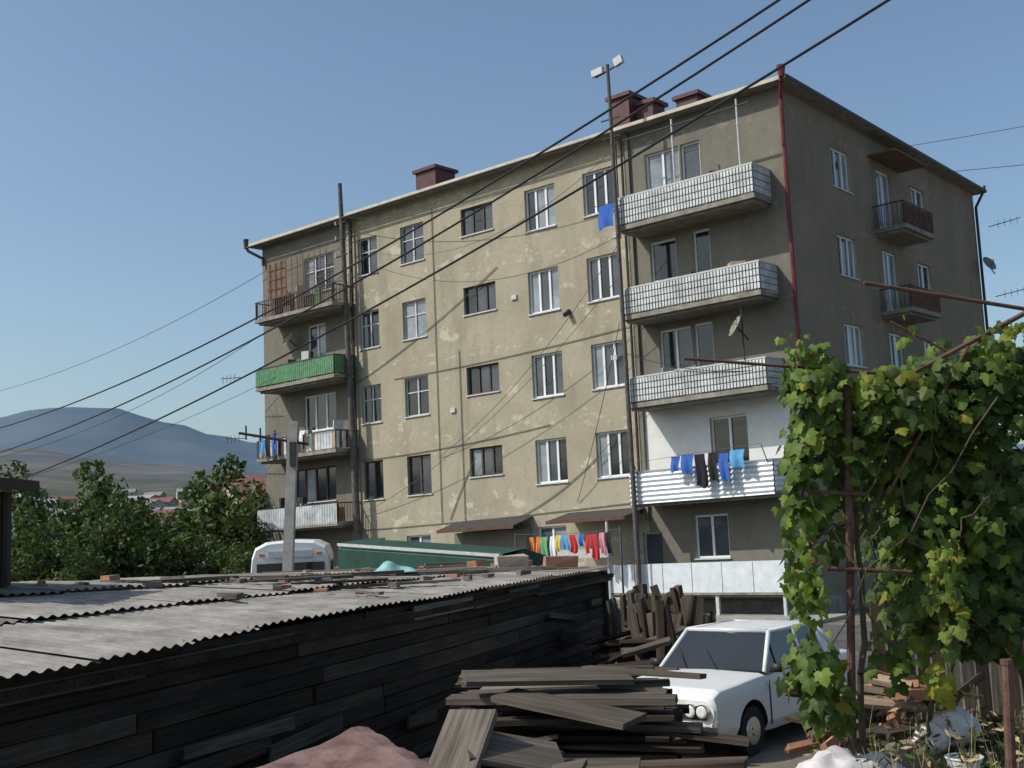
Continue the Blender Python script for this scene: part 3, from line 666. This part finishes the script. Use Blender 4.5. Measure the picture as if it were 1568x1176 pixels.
bb.box(-.84,.84,-.03,-.012,1.5,2.2,'carglass'); bb.box(-.03,.03,-.04,-.02,1.5,2.2,'carpaint'); bb.box(-.93,.93,-.025,-.01,1.36,1.42,'c_blue'); bb.box(-.55,.55,-.07,-.012,2.34,2.5,'oldwhite')
for xx in(-.75,-.68,.68,.75): bb.cyl((xx,-.04,2.42),(xx,.02,2.42),.035,.035,'c_orange',10)
bb.box(-.9,-.86,-.12,-.02,1.6,1.95,'blacktrim'); bb.box(.98,1.2,-.1,-.04,1.7,2.0,'blacktrim'); bb.box(-1.2,-.98,-.1,-.04,1.7,2.0,'blacktrim')
for s_ in(-1,1):
    for y in(.6,1.7,2.8,3.9): bb.box(s_*1.02,s_*1.06,y,y+.9,1.55,2.2,'carglass')
    for y in(1.0,4.2): bb.cyl((s_*.8,y,.38),(s_*1.07,y,.38),.38,.38,'tyre',20)
    bb.cyl((s_*.7,-.04,.85),(s_*.7,.0,.85),.12,.12,'chrome',14)
bb.done('minibus_body',bus)
tk=MB()
def tkp(u,v,z):
    a=Vector((-4.45,28.6,0)); d=Vector((.82,-.57,0)); q=Vector((.57,.82,0)); p=a+d*u+q*v; return (p.x,p.y,z)
hgt=[(0,2.70),(4.9,2.33)]
for (u0,z0_),(u1,z1_) in zip(hgt[:-1],hgt[1:]):
    tk.face([tkp(u0,0,.7),tkp(u1,0,.7),tkp(u1,0,z1_-.2),tkp(u0,0,z0_-.2)],'tarpg')
    tk.face([tkp(u0,-.03,z0_-.12),tkp(u1,-.03,z1_-.12),tkp(u1,-.03,z1_-.05),tkp(u0,-.03,z0_-.05)],'oldwhite')
    tk.face([tkp(u0,0,z0_-.2),tkp(u1,0,z1_-.2),tkp(u1,.12,z1_-.05),tkp(u0,.12,z0_-.05)],'tarpg')
    tk.face([tkp(u0,.12,z0_-.05),tkp(u1,.12,z1_-.05),tkp(u1,1.0,z1_+.03),tkp(u0,1.0,z0_+.03)],'tarpg')
    tk.face([tkp(u0,1.0,z0_+.03),tkp(u1,1.0,z1_+.03),tkp(u1,2.0,z1_-.2),tkp(u0,2.0,z0_-.2)],'tarpg')
    tk.face([tkp(u0,2,z0_-.2),tkp(u1,2,z1_-.2),tkp(u1,2,.7),tkp(u0,2,.7)],'tarpg')
for u,z_ in((0,2.70),(4.9,2.33)): tk.face([tkp(u,0,.7),tkp(u,0,z_-.2),tkp(u,1,z_+.03),tkp(u,2,z_-.2),tkp(u,2,.7)],'tarpg')
for u in(.9,4.0):
    for v in(0.05,1.75): tk.cyl(tkp(u,v,.42),tkp(u,v+.25,.42),.42,.42,'tyre',20)
tk.done('covered_trailer')

# ------------------------------------------------------------ left outbuilding
ob=MB()
for i in range(12): ob.box(-6.6,-5.22+U(-.01,.01),11.5+i*.13,11.5+i*.13+.122,0,3.48,random.choice(['wood','darkwood','wood']))
for i in range(10): ob.box(-6.6+i*.138,-6.6+i*.138+.13,11.46+U(-.01,.01),11.498,0,3.48,random.choice(['wood','darkwood','wood']))
ob.rbox((-5.95,12.2,3.6),(1.9,2.1,.06),'slate2',ry=.03); ob.rbox((-5.02,12.2,3.55),(.05,2.1,.12),'wood')
ob.loc={i:(v_[2],v_[1]*1.0+int(v_[1]/.13)*3.1+int(v_[0]/.138)*1.7,v_[0]) for i,v_ in enumerate(ob.v)}
ob.done('wooden_outhouse',matrix=Matrix.Translation((-.48,0,0)))

# ------------------------------------------------------------ ground terrain
def lerp(a,b,t): return a+(b-a)*t
def interp(x,pts):
    if x<=pts[0][0]: return pts[0][1]
    for (a,b),(c,d) in zip(pts[:-1],pts[1:]):
        if x<=c: t=(x-a)/(c-a); t=t*t*(3-2*t); return b+(d-b)*t
    return pts[-1][1]
far=[(-1.2,.05),(-.8,.07),(-.46,.103),(-.41,.1125),(-.355,.112),(-.30,.099),(-.257,.088),(-.217,.08),(-.1,.055),(.1,.04),(.5,.05),(1.2,.06)]
near=[(-1.2,.03),(-.6,.07),(-.44,.080),(-.3,.066),(-.2,.054),(0,.035),(.5,.03),(1.2,.03)]
def terr(r,ta):
    t_=max(-1.2,min(1.2,ta))
    n1=noise.noise(Vector((ta*14,r*.002,0)))*.5+noise.noise(Vector((ta*40,r*.006,3)))*.2
    e=interp(r,[(0,0),(130,0),(500,.030),(900,.042)])
    h=e*r
    if r>900:
        h1=(interp(t_,near)+.003*n1)*1900; h2=(interp(t_,far)+.0025*n1)*4200
        if r<1900: h=lerp(.042*900,h1,((r-900)/1000)**.8)
        elif r<2600: h=lerp(h1,h1*.95,(r-1900)/700)
        elif r<4200: h=lerp(h1*.95,h2,((r-2600)/1600)**.8)
        else: h=h2
        h+=n1*8*(r-900)/1000 if r<1900 else n1*10
    return h
g=MB(); rings=[0.0]+[2,6,12,20,30,45,65,90,130,180,240,320,400,500,620,760,900,1050,1200,1350,1500,1650,1780,1900,2050,2250,2600,2850,3100,3350,3600,3850,4050,4200,4800]
NA=360; idx=[]
for r in rings:
    row=[]
    for a in range(NA):
        th=2*math.pi*a/NA
        x=r*math.sin(th);y=r*math.cos(th)
        ta=math.tan(th) if y>0 and abs(th if th<math.pi else th-2*math.pi)<.85 else (1.2 if x>0 else -1.2)
        g.v.append((x,y,terr(r,ta))); row.append(len(g.v)-1)
    idx.append(row)
m,nt,b=newmat('ground_terrain_hazed'); N=nt.nodes;L=nt.links
tc=N.new('ShaderNodeTexCoord'); ln=N.new('ShaderNodeVectorMath'); ln.operation='LENGTH'; L.new(tc.outputs['Object'],ln.inputs[0])
def mrange(s,a,b_):
    q=N.new('ShaderNodeMapRange'); q.inputs[1].default_value=a;q.inputs[2].default_value=b_; L.new(s,q.inputs[0]); return q.outputs[0]
def nz(scale,det=6):
    q=N.new('ShaderNodeTexNoise'); q.inputs['Scale'].default_value=scale;q.inputs['Detail'].default_value=det; L.new(tc.outputs['Object'],q.inputs['Vector']); return q.outputs['Fac']
def mixc(f,a,c):
    x=N.new('ShaderNodeMix'); x.data_type='RGBA'; L.new(f,x.inputs[0])
    for s_,i_ in((a,6),(c,7)):
        if isinstance(s_,tuple): x.inputs[i_].default_value=(*s_,1)
        else: L.new(s_,x.inputs[i_])
    return x.outputs[2]
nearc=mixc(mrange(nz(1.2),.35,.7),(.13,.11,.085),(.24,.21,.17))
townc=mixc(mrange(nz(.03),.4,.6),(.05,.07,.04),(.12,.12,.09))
hillhazec=mixc(mrange(nz(.008),.42,.6),(.105,.12,.135),(.155,.15,.15))
farhazec=mixc(mrange(nz(.003),.4,.6),(.105,.15,.20),(.125,.165,.21))
c=mixc(mrange(ln.outputs['Value'],60,160),nearc,townc); c=mixc(mrange(ln.outputs['Value'],800,1200),c,hillhazec); c=mixc(mrange(ln.outputs['Value'],2200,3000),c,farhazec)  # aerial haze painted into the base colour, bluer with distance
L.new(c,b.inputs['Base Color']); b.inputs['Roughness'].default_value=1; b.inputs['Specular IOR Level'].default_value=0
bp=N.new('ShaderNodeBump'); bp.inputs['Strength'].default_value=.4; bp.inputs['Distance'].default_value=.03; L.new(nz(9),bp.inputs['Height']); L.new(bp.outputs[0],b.inputs['Normal'])
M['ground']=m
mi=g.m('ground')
for a in range(1,len(rings)-1):
    for j in range(NA):
        g.f.append((idx[a][j],idx[a][(j+1)%NA],idx[a+1][(j+1)%NA],idx[a+1][j])); g.mi.append(mi)
for j in range(NA): g.f.append((idx[0][0],idx[1][(j+1)%NA],idx[1][j])); g.mi.append(mi)
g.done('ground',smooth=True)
rd=MB(); rd.face([(-45,-13,.004),(40,-13,.004),(40,-2.2,.004),(-45,-2.2,.004)],'asphalt'); rd.face([(2,-2.2,.004),(9,-2.2,.004),(9,30,.004),(2,30,.004)],'asphalt'); rd.done('asphalt_road',matrix=BM)
kb=MB()
for i in range(41): kb.box(-40+i*1.0,-40+i*1.0+.985,-2.19,-2.04,0,.12,'kerb')
kb.box(-40,1.0,-2.035,-.06,0,.10,'kerb'); kb.done('pavement',matrix=BM)

# ------------------------------------------------------------ distant houses
def house(x,y,w_,d_,h,rh,rot,wk,rk,z=None):
    m=MB(); r=math.hypot(x,y); zz=terr(r,x/y)-.5 if z is None else z
    m.box(-w_/2,w_/2,-d_/2,d_/2,-2,h,wk)
    o=.4
    m.face([(-w_/2-o,-d_/2-o,h-.1),(w_/2+o,-d_/2-o,h-.1),(w_/2+o,0,h+rh),(-w_/2-o,0,h+rh)],rk); m.face([(-w_/2-o,d_/2+o,h-.1),(w_/2+o,d_/2+o,h-.1),(w_/2+o,0,h+rh),(-w_/2-o,0,h+rh)],rk)
    for s_ in(-1,1): m.face([(s_*w_/2,-d_/2,h),(s_*w_/2,d_/2,h),(s_*w_/2,0,h+rh)],wk)
    n=max(2,int(w_/2.6))
    for fl in range(max(1,int(h/2.9))):
        for i in range(n):
            u=-w_/2+w_*(i+.5)/n; m.box(u-.45,u+.45,-d_/2-.03,-d_/2-.005,fl*2.9+1.0,fl*2.9+2.3,'g0')
    m.done('distant_house',matrix=Matrix.Translation((x,y,zz))@Matrix.Rotation(rot,4,'Z'))
M['hw']=mat('house_wall',(.42,.40,.36),.9,.15,1,0); M['hw2']=mat('house_wall_tan',(.33,.29,.22),.9,.15,1,0); M['rr']=mat('red_roof',(.20,.09,.08),.8,.25,1,0); M['rg']=mat('grey_roof',(.26,.29,.32),.7,.2,1,0)
house(-18.5,84,5,8,5.6,1.8,.5,'hw2','rr',0)
rng=random.Random(3)
for i in range(46):
    r=rng.uniform(170,780); ta=rng.uniform(-.47,-.17); y=r/math.sqrt(1+ta*ta); x=ta*y
    house(x,y,rng.uniform(8,16),rng.uniform(7,10),rng.choice([3,3,5.8]),rng.uniform(1.2,2.4),rng.uniform(-.7,.7),rng.choice(['hw','hw2','hw']),rng.choice(['rr','rg','rg','rr','roofgrey']))

# ------------------------------------------------------------ trees
def tree_mesh(name,H,W,seed,nleaf=4200,ls=.17):
    rg_=random.Random(seed); m=MB()
    th=H*.3
    m.cyl((0,0,-.1),(.08,.05,th),.16,.11,'bark',8)
    cl=[]
    for i in range(11):
        a=rg_.uniform(0,6.28); el=rg_.uniform(.35,1.25); L_=rg_.uniform(.45,.8)*(H-th)
        e=Vector((math.cos(a)*math.cos(el)*W*.5*rg_.uniform(.7,1.15),math.sin(a)*math.cos(el)*W*.5,th+math.sin(el)*L_))
        b0=Vector((.08,.05,th*rg_.uniform(.7,1)))
        mid=b0.lerp(e,.5)+Vector((rg_.uniform(-.2,.2),rg_.uniform(-.2,.2),.2))
        m.cyl(b0,mid,.07,.045,'bark',6); m.cyl(mid,e,.045,.015,'bark',5)
        cl.append((e,rg_.uniform(.16,.27)*W)); cl.append((mid,rg_.uniform(.13,.2)*W))
    for i in range(9):
        a=rg_.uniform(0,6.28); cl.append((Vector((math.cos(a)*W*.35*rg_.random(),math.sin(a)*W*.35*rg_.random(),rg_.uniform(th*.7,H*.95))),rg_.uniform(.10,.2)*W))
    for i in range(nleaf):
        c,r=cl[rg_.randrange(len(cl))]
        d=Vector((rg_.gauss(0,1),rg_.gauss(0,1),rg_.gauss(0,1))); d.normalize()
        p=c+d*r*rg_.uniform(.55,1.1)**.7; p.z=max(.4,p.z)
        n=(d+Vector((rg_.gauss(0,.6),rg_.gauss(0,.6),rg_.gauss(0,.6)))).normalized(); u=n.orthogonal().normalized(); v=n.cross(u); t=rg_.uniform(0,6.28)
        u2=u*math.cos(t)+v*math.sin(t); v2=n.cross(u2); s=ls*rg_.uniform(.6,1.3)
        m.face([p-u2*s,p-v2*s*.45,p+u2*s,p+v2*s*.45],rg_.choice(['tl0','tl1','tl1','tl2']))
    return m.done(name)
tms=[tree_mesh('deciduous_tree',6.0,4.2,11),tree_mesh('deciduous_tree',5.2,4.6,23),tree_mesh('deciduous_tree',6.6,4.0,37)]
pl=[(-12.3,48,1.0,0),(-15.2,47,.85,1),(-17.8,46,.98,1),(-20.5,47,.95,2),(-22.8,49,.95,0),(-13.8,53,.85,2),(-10.9,50.5,.82,1),(-14.5,42,.72,0),(-18.6,52,1.05,0),(-25,50,1.0,1),(-16.4,40,.62,2),(-19,41,.72,1),(-21.5,43,.75,0),(-12.1,43,.62,1),(-27,47,.8,2),(-11.2,46,.7,2),(-23.5,40,.6,0),(-15.8,57,.9,1),(-20.2,38,.55,1),(-9.9,42,.45,0),(-17,36,.5,0),(-14,37,.5,2)]
used=[False]*3
for x,y,s,k in pl:
    if not used[k]: o=tms[k]; used[k]=True
    else: o=bpy.data.objects.new('deciduous_tree',tms[k].data); COL.objects.link(o)
    o.location=(x,y,0); o.scale=(s*1.05,s*1.05,s*(.98+.1*rng.random())); o.rotation_euler=(0,0,rng.uniform(0,6))

# ------------------------------------------------------------ grape vine
vn=MB()
LEAF=[(0,0),(.22,-.18),(.5,-.1),(.46,.12),(.62,.35),(.34,.42),(.3,.62),(0,.95),(-.3,.62),(-.34,.42),(-.62,.35),(-.46,.12),(-.5,-.1),(-.22,-.18)]
def leaf(p,nv,upv,s,k):
    n=nv.normalized(); u=upv-n*upv.dot(n)
    if u.length<.05: u=n.orthogonal()
    u.normalize(); v=u.cross(n)
    fold=U(.1,.35)
    i=len(vn.v); mi=vn.m(k)
    for (a,b) in LEAF: vn.v.append(tuple(p+v*a*s+u*b*s-n*(abs(a)*fold*s+.15*s*b*b)))
    c=len(vn.v); vn.v.append(tuple(p+u*.35*s+n*.02*s))
    L_=len(LEAF)
    for j in range(L_): vn.f.append((c,i+j,i+(j+1)%L_)); vn.mi.append(mi)
def clump(cx,cy,cz,rx,ry,rz,n,pal=(.3,.4,.25,.05),smin=.085,smax=.15):
    for i in range(n):
        d=Vector((random.gauss(0,1),random.gauss(0,1),random.gauss(0,1))).normalized(); q=R()**.45
        p=Vector((cx+rx*d.x*q,cy+ry*d.y*q,cz+rz*d.z*q))
        if p.z<.25: continue
        nv=Vector((d.x*.7+U(-.5,.5)-.25,d.y*.7-.5+U(-.5,.5),.45+U(-.4,.5)))
        leaf(p,nv,Vector((U(-.7,.7),U(-.5,.5),-1)),U(smin,smax)*1.0,random.choices(['leaf0','leaf1','leaf2','leaf3'],pal)[0])
C=[(2.65,10,3.95,.32,.3,.42,170),(2.5,10,3.35,.22,.25,.45,100),(2.42,10,2.5,.16,.2,.55,75),(2.4,9.8,1.50,.30,.3,.32,95),
(3.35,10.2,3.75,.62,.5,.42,330),(4.05,10.4,3.9,.65,.6,.5,420),(3.5,10.6,3.0,.5,.6,.6,300),(4.15,10.5,2.9,.6,.6,.8,420),(3.65,10.5,2.15,.45,.5,.6,230),(4.2,10.5,2.0,.45,.5,.55,210),
(2.7,10.2,2.8,.25,.3,.35,35),(3.2,10.2,1.65,.3,.3,.35,45),(2.9,10.2,3.4,.35,.4,.35,110),(4.6,10.5,4.1,.5,.6,.45,260),(4.8,11.2,3.0,.7,.6,1.2,500),(4.1,11.6,2.8,.9,.5,1.2,520),(3.4,11.2,3.5,.6,.4,.5,200),(5.2,11.6,2.5,.8,.5,.8,300),(4.3,12,2.4,.8,.4,.8,250)]
for c in C: clump(*c,pal=(.34,.4,.22,.04) if c[0]<3.8 else (.62,.3,.07,.01),smin=.08,smax=.165)  # right-hand clumps take mostly dark leaves, deep shade put into their colour
clump(3.62,9.95,2.15,.2,.15,.5,40,(0,.25,.45,.3)); clump(3.5,10,1.4,.15,.15,.2,16,(0,.1,.3,.6)); clump(3.1,9.9,3.95,.3,.2,.15,30,(0,.3,.5,.2)); clump(2.55,9.9,1.25,.25,.2,.2,35,(.1,.3,.5,.1))
for i in range(14):
    x=U(2.3,4.8);z=U(3.9,4.35)
    for j in range(7):
        leaf(Vector((x+j*U(-.02,.04),9.9+U(-.1,.1),z+j*.035*U(.3,1.2))),Vector((U(-1,1),-.8,U(-.2,.8))),Vector((U(-1,1),0,-1)),U(.05,.1),random.choice(['leaf1','leaf2']))
for i in range(10):
    x=random.choice([U(2.15,2.6),U(3.0,4.0)]); z=U(2.0,3.2)
    for j in range(9): leaf(Vector((x+U(-.06,.06),9.7+U(-.1,.1),z-j*.09)),Vector((U(-1,1),-.8,U(-.2,.8))),Vector((U(-1,1),0,-1)),U(.06,.12),random.choice(['leaf1','leaf2','leaf0']))
vine=empty('grape_vine')
vn.done('leaves',vine)
vs=MB()
def branch(pts,r0,r1,k='bark'):
    n=len(pts)-1
    for i,(a,b) in enumerate(zip(pts[:-1],pts[1:])): vs.cyl(a,b,lerp(r0,r1,i/n),lerp(r0,r1,(i+1)/n),k,7,False)
def wig(p,q,n=8,a=.07):
    p=Vector(p);q=Vector(q); o=[p]
    for i in range(1,n): o.append(p.lerp(q,i/n)+Vector((U(-a,a),U(-a,a),U(-a,a))))
    return o+[q]
branch(wig((2.85,10.1,0),(2.95,10.1,2.9),10,.05),.035,.022); branch(wig((2.95,10.1,2.9),(2.5,10,3.9)),.02,.01); branch(wig((2.9,10.1,2.6),(3.6,10.2,3.7)),.02,.01)
branch(wig((2.95,10.1,2.9),(2.45,10,2.6),8),.014,.008); branch(wig((3.0,10.1,.4),(3.7,10.2,1.5)),.02,.01); branch(wig((3.7,10.2,1.5),(3.9,10.4,3.6)),.02,.01); branch(wig((2.5,10,3.2),(2.4,10,1.3),12,.05),.01,.006)
branch(wig((2.6,10,1.0),(2.3,9.8,1.6)),.01,.006); branch(wig((4.5,10.5,0),(4.4,10.5,3.8)),.04,.02)
for i in range(14): branch(wig((U(2.8,4.2),10+U(-.2,.3),U(1.5,3.8)),(U(2.3,4.6),10+U(-.2,.3),U(1.3,4.1)),7,.08),.008,.005)
vs.done('stems',vine,smooth=True)
tf=MB()
tf.cyl((2.92,9.96,4.05),(2.66,9.96,0),.034,.036,'rustbar',10)
tf.cyl((1.5,9.9,4.24),(3.46,10,4.02),.014,.014,'rustbar',6); tf.cyl((3.46,10,4.02),(4.75,10,4.63),.024,.024,'rustbar',6); tf.cyl((3.16,10.05,4.87),(5.0,10.05,4.48),.018,.018,'rustbar',6)
tf.cyl((2.5,9.92,3.05),(3.0,9.92,3.0),.016,.016,'rustbar',6); tf.cyl((2.6,9.91,2.39),(3.32,9.91,2.33),.02,.02,'rustbar',6); tf.cyl((3.35,10.0,4.5),(3.85,10,4.2),.012,.012,'rustbar',5); tf.cyl((3.45,10.0,4.02),(4.9,13,4.2),.02,.02,'rustbar',6)
tf.cyl((4.9,13,4.2),(4.9,13,0),.03,.03,'rustbar',8); tf.cyl((3.2,9.98,3.0),(4.0,9.98,4.25),.014,.014,'rustbar',6)
tf.done('vine_trellis')
tf=MB(); tf.cyl((2.86,7,1.92),(2.76,7,0),.03,.032,'rustbar',10); tf.cyl((2.86,7,1.92),(2.86,7,1.95),.036,.036,'rustbar',10); tf.done('rusty_post')

fe=MB()
for i in range(34): fe.rbox((3.9+i*.15,12.9-.02*i,.95+U(-.04,.04)),(.13,.025,1.9),random.choice(['darkwood','wood','wood2','darkwood']),rz=-.1+U(-.03,.03),ry=U(-.02,.02))
fe.rbox((6.4,12.62,1.5),(5.2,.05,.09),'wood',rz=-.13); fe.done('plank_fence')
heap('soil_mound',3.6,10.3,2.2,1.8,.75,'dirt',5)
fw=MB()
for i in range(46):
    fw.rbox((3.3+U(-.75,.9),10.7+U(-.4,.4),.75+U(0,.55)),(U(.3,.9),U(.05,.1),U(.05,.1)),random.choice(['wood3','block2','wood2','brick','wood']),rz=U(0,3.1),ry=U(-.4,.4),rx=U(0,3),jit=.01)
fw.done('firewood_pile')
def sack(name,c,r,seed,rot=0):
    m=MB()
    def fn(a,b):
        th=2*math.pi*a; ph=math.pi*b-math.pi/2; d=Vector((math.cos(ph)*math.cos(th),math.cos(ph)*math.sin(th),math.sin(ph)))
        s_=1+.22*noise.noise(d*2.3+Vector((seed,0,0)))+.08*noise.noise(d*7+Vector((0,seed,0)))
        x,y,z=d.x*r[0]*s_,d.y*r[1]*s_,d.z*r[2]*s_; return (c[0]+x*math.cos(rot)-y*math.sin(rot),c[1]+x*math.sin(rot)+y*math.cos(rot),max(c[2]+z,.0))
    m.grid(36,20,fn,'sack'); m.done(name,smooth=True)
sack('white_sack',(2.45,9.6,.62),(.48,.35,.32),1,.5); sack('white_sack',(2.85,10.0,.55),(.35,.3,.28),4,-.3); sack('white_sack',(3.75,10.4,.95),(.2,.18,.16),8); sack('white_sack',(3.5,10.3,.88),(.16,.15,.13),3)
bk=MB(); c=(3.62,9.9,.66)
for a in range(20):
    t0,t1=2*math.pi*a/20,2*math.pi*(a+1)/20
    r0,r1,z1_=.11,.15,.14
    bk.face([(c[0]+r0*math.cos(t0),c[1]+r0*math.sin(t0),c[2]),(c[0]+r0*math.cos(t1),c[1]+r0*math.sin(t1),c[2]),(c[0]+r1*math.cos(t1),c[1]+r1*math.sin(t1),c[2]+z1_),(c[0]+r1*math.cos(t0),c[1]+r1*math.sin(t0),c[2]+z1_)],'white')
    bk.cyl((c[0]+.15*math.cos(t0),c[1]+.15*math.sin(t0),c[2]+.14),(c[0]+.15*math.cos(t1),c[1]+.15*math.sin(t1),c[2]+.14),.008,.008,'white',5)
bk.done('enamel_basin')
wd=MB()
for i in range(420):
    x=U(2.6,5.4);y=U(9.2,11.2); h=U(.25,.8); lx,ly=U(-.2,.2),U(-.2,.2); z0_=.45*max(0,1-((x-3.6)/2.2)**2)
    k=random.choice(['dry','dry','leaf1','dry']); p=Vector((x,y,z0_)); q=Vector((x+lx,y+ly,z0_+h)); m_=p.lerp(q,.5)+Vector((U(-.04,.04),0,.03))
    wd.cyl(p,m_,.006,.004,k,3,False); wd.cyl(m_,q,.004,.002,k,3,False)
    for j in range(4):
        b_=p.lerp(q,U(.4,1)); s_=U(.03,.07); d=Vector((U(-1,1),U(-1,1),U(-.2,1))).normalized(); e_=d.orthogonal().normalized(); wd.face([b_,b_+d*s_+e_*s_*.3,b_+d*s_*2,b_+d*s_-e_*s_*.3],random.choice(['dry','leaf1','dry','leaf0']))
wd.done('dry_weeds')

# ------------------------------------------------------------ light, sky, camera
sunv=Vector((-.979*math.cos(math.radians(44)),-.21*math.cos(math.radians(44)),math.sin(math.radians(44)))).normalized()
sl=bpy.data.lights.new('sun','SUN'); sl.energy=3.7; sl.angle=math.radians(.53); sl.color=(1,.95,.86)
so=bpy.data.objects.new('sun',sl); COL.objects.link(so); so.rotation_euler=sunv.to_track_quat('Z','Y').to_euler(); so.location=(-30,-10,40)
wld=bpy.data.worlds.new('World'); scene.world=wld; wld.use_nodes=True
nt=wld.node_tree; bg=nt.nodes['Background']; sky=nt.nodes.new('ShaderNodeTexSky'); sky.sky_type='NISHITA'; sky.sun_disc=False
sky.sun_elevation=math.radians(44); sky.sun_rotation=math.atan2(sunv.x,sunv.y); sky.air_density=1.0; sky.dust_density=2.8; sky.ozone_density=.35; sky.altitude=300
tint=nt.nodes.new('ShaderNodeMix'); tint.data_type='RGBA'; tint.blend_type='MULTIPLY'; tint.inputs[0].default_value=1; tint.inputs[7].default_value=(.90,1.0,1.02,1)
nt.links.new(sky.outputs[0],tint.inputs[6]); nt.links.new(tint.outputs[2],bg.inputs[0]); bg.inputs[1].default_value=.14
cd=bpy.data.cameras.new('camera'); cam=bpy.data.objects.new('camera',cd); COL.objects.link(cam)
f=1763.6; cd.sensor_width=36; cd.lens=36*f/1568; cd.clip_start=.05; cd.clip_end=20000
p,r=.1238,-.0427
fwv=Vector((0,math.cos(p),math.sin(p))); ri=Vector((1,0,0)); up=ri.cross(fwv)
r2=ri*math.cos(r)+up*math.sin(r); u2=-ri*math.sin(r)+up*math.cos(r)
MM=Matrix((r2,u2,-fwv)).transposed().to_4x4(); MM.translation=(0,0,2.85); cam.matrix_world=MM
scene.camera=cam
scene.view_settings.view_transform='Standard'; scene.view_settings.look='None'; scene.view_settings.exposure=0
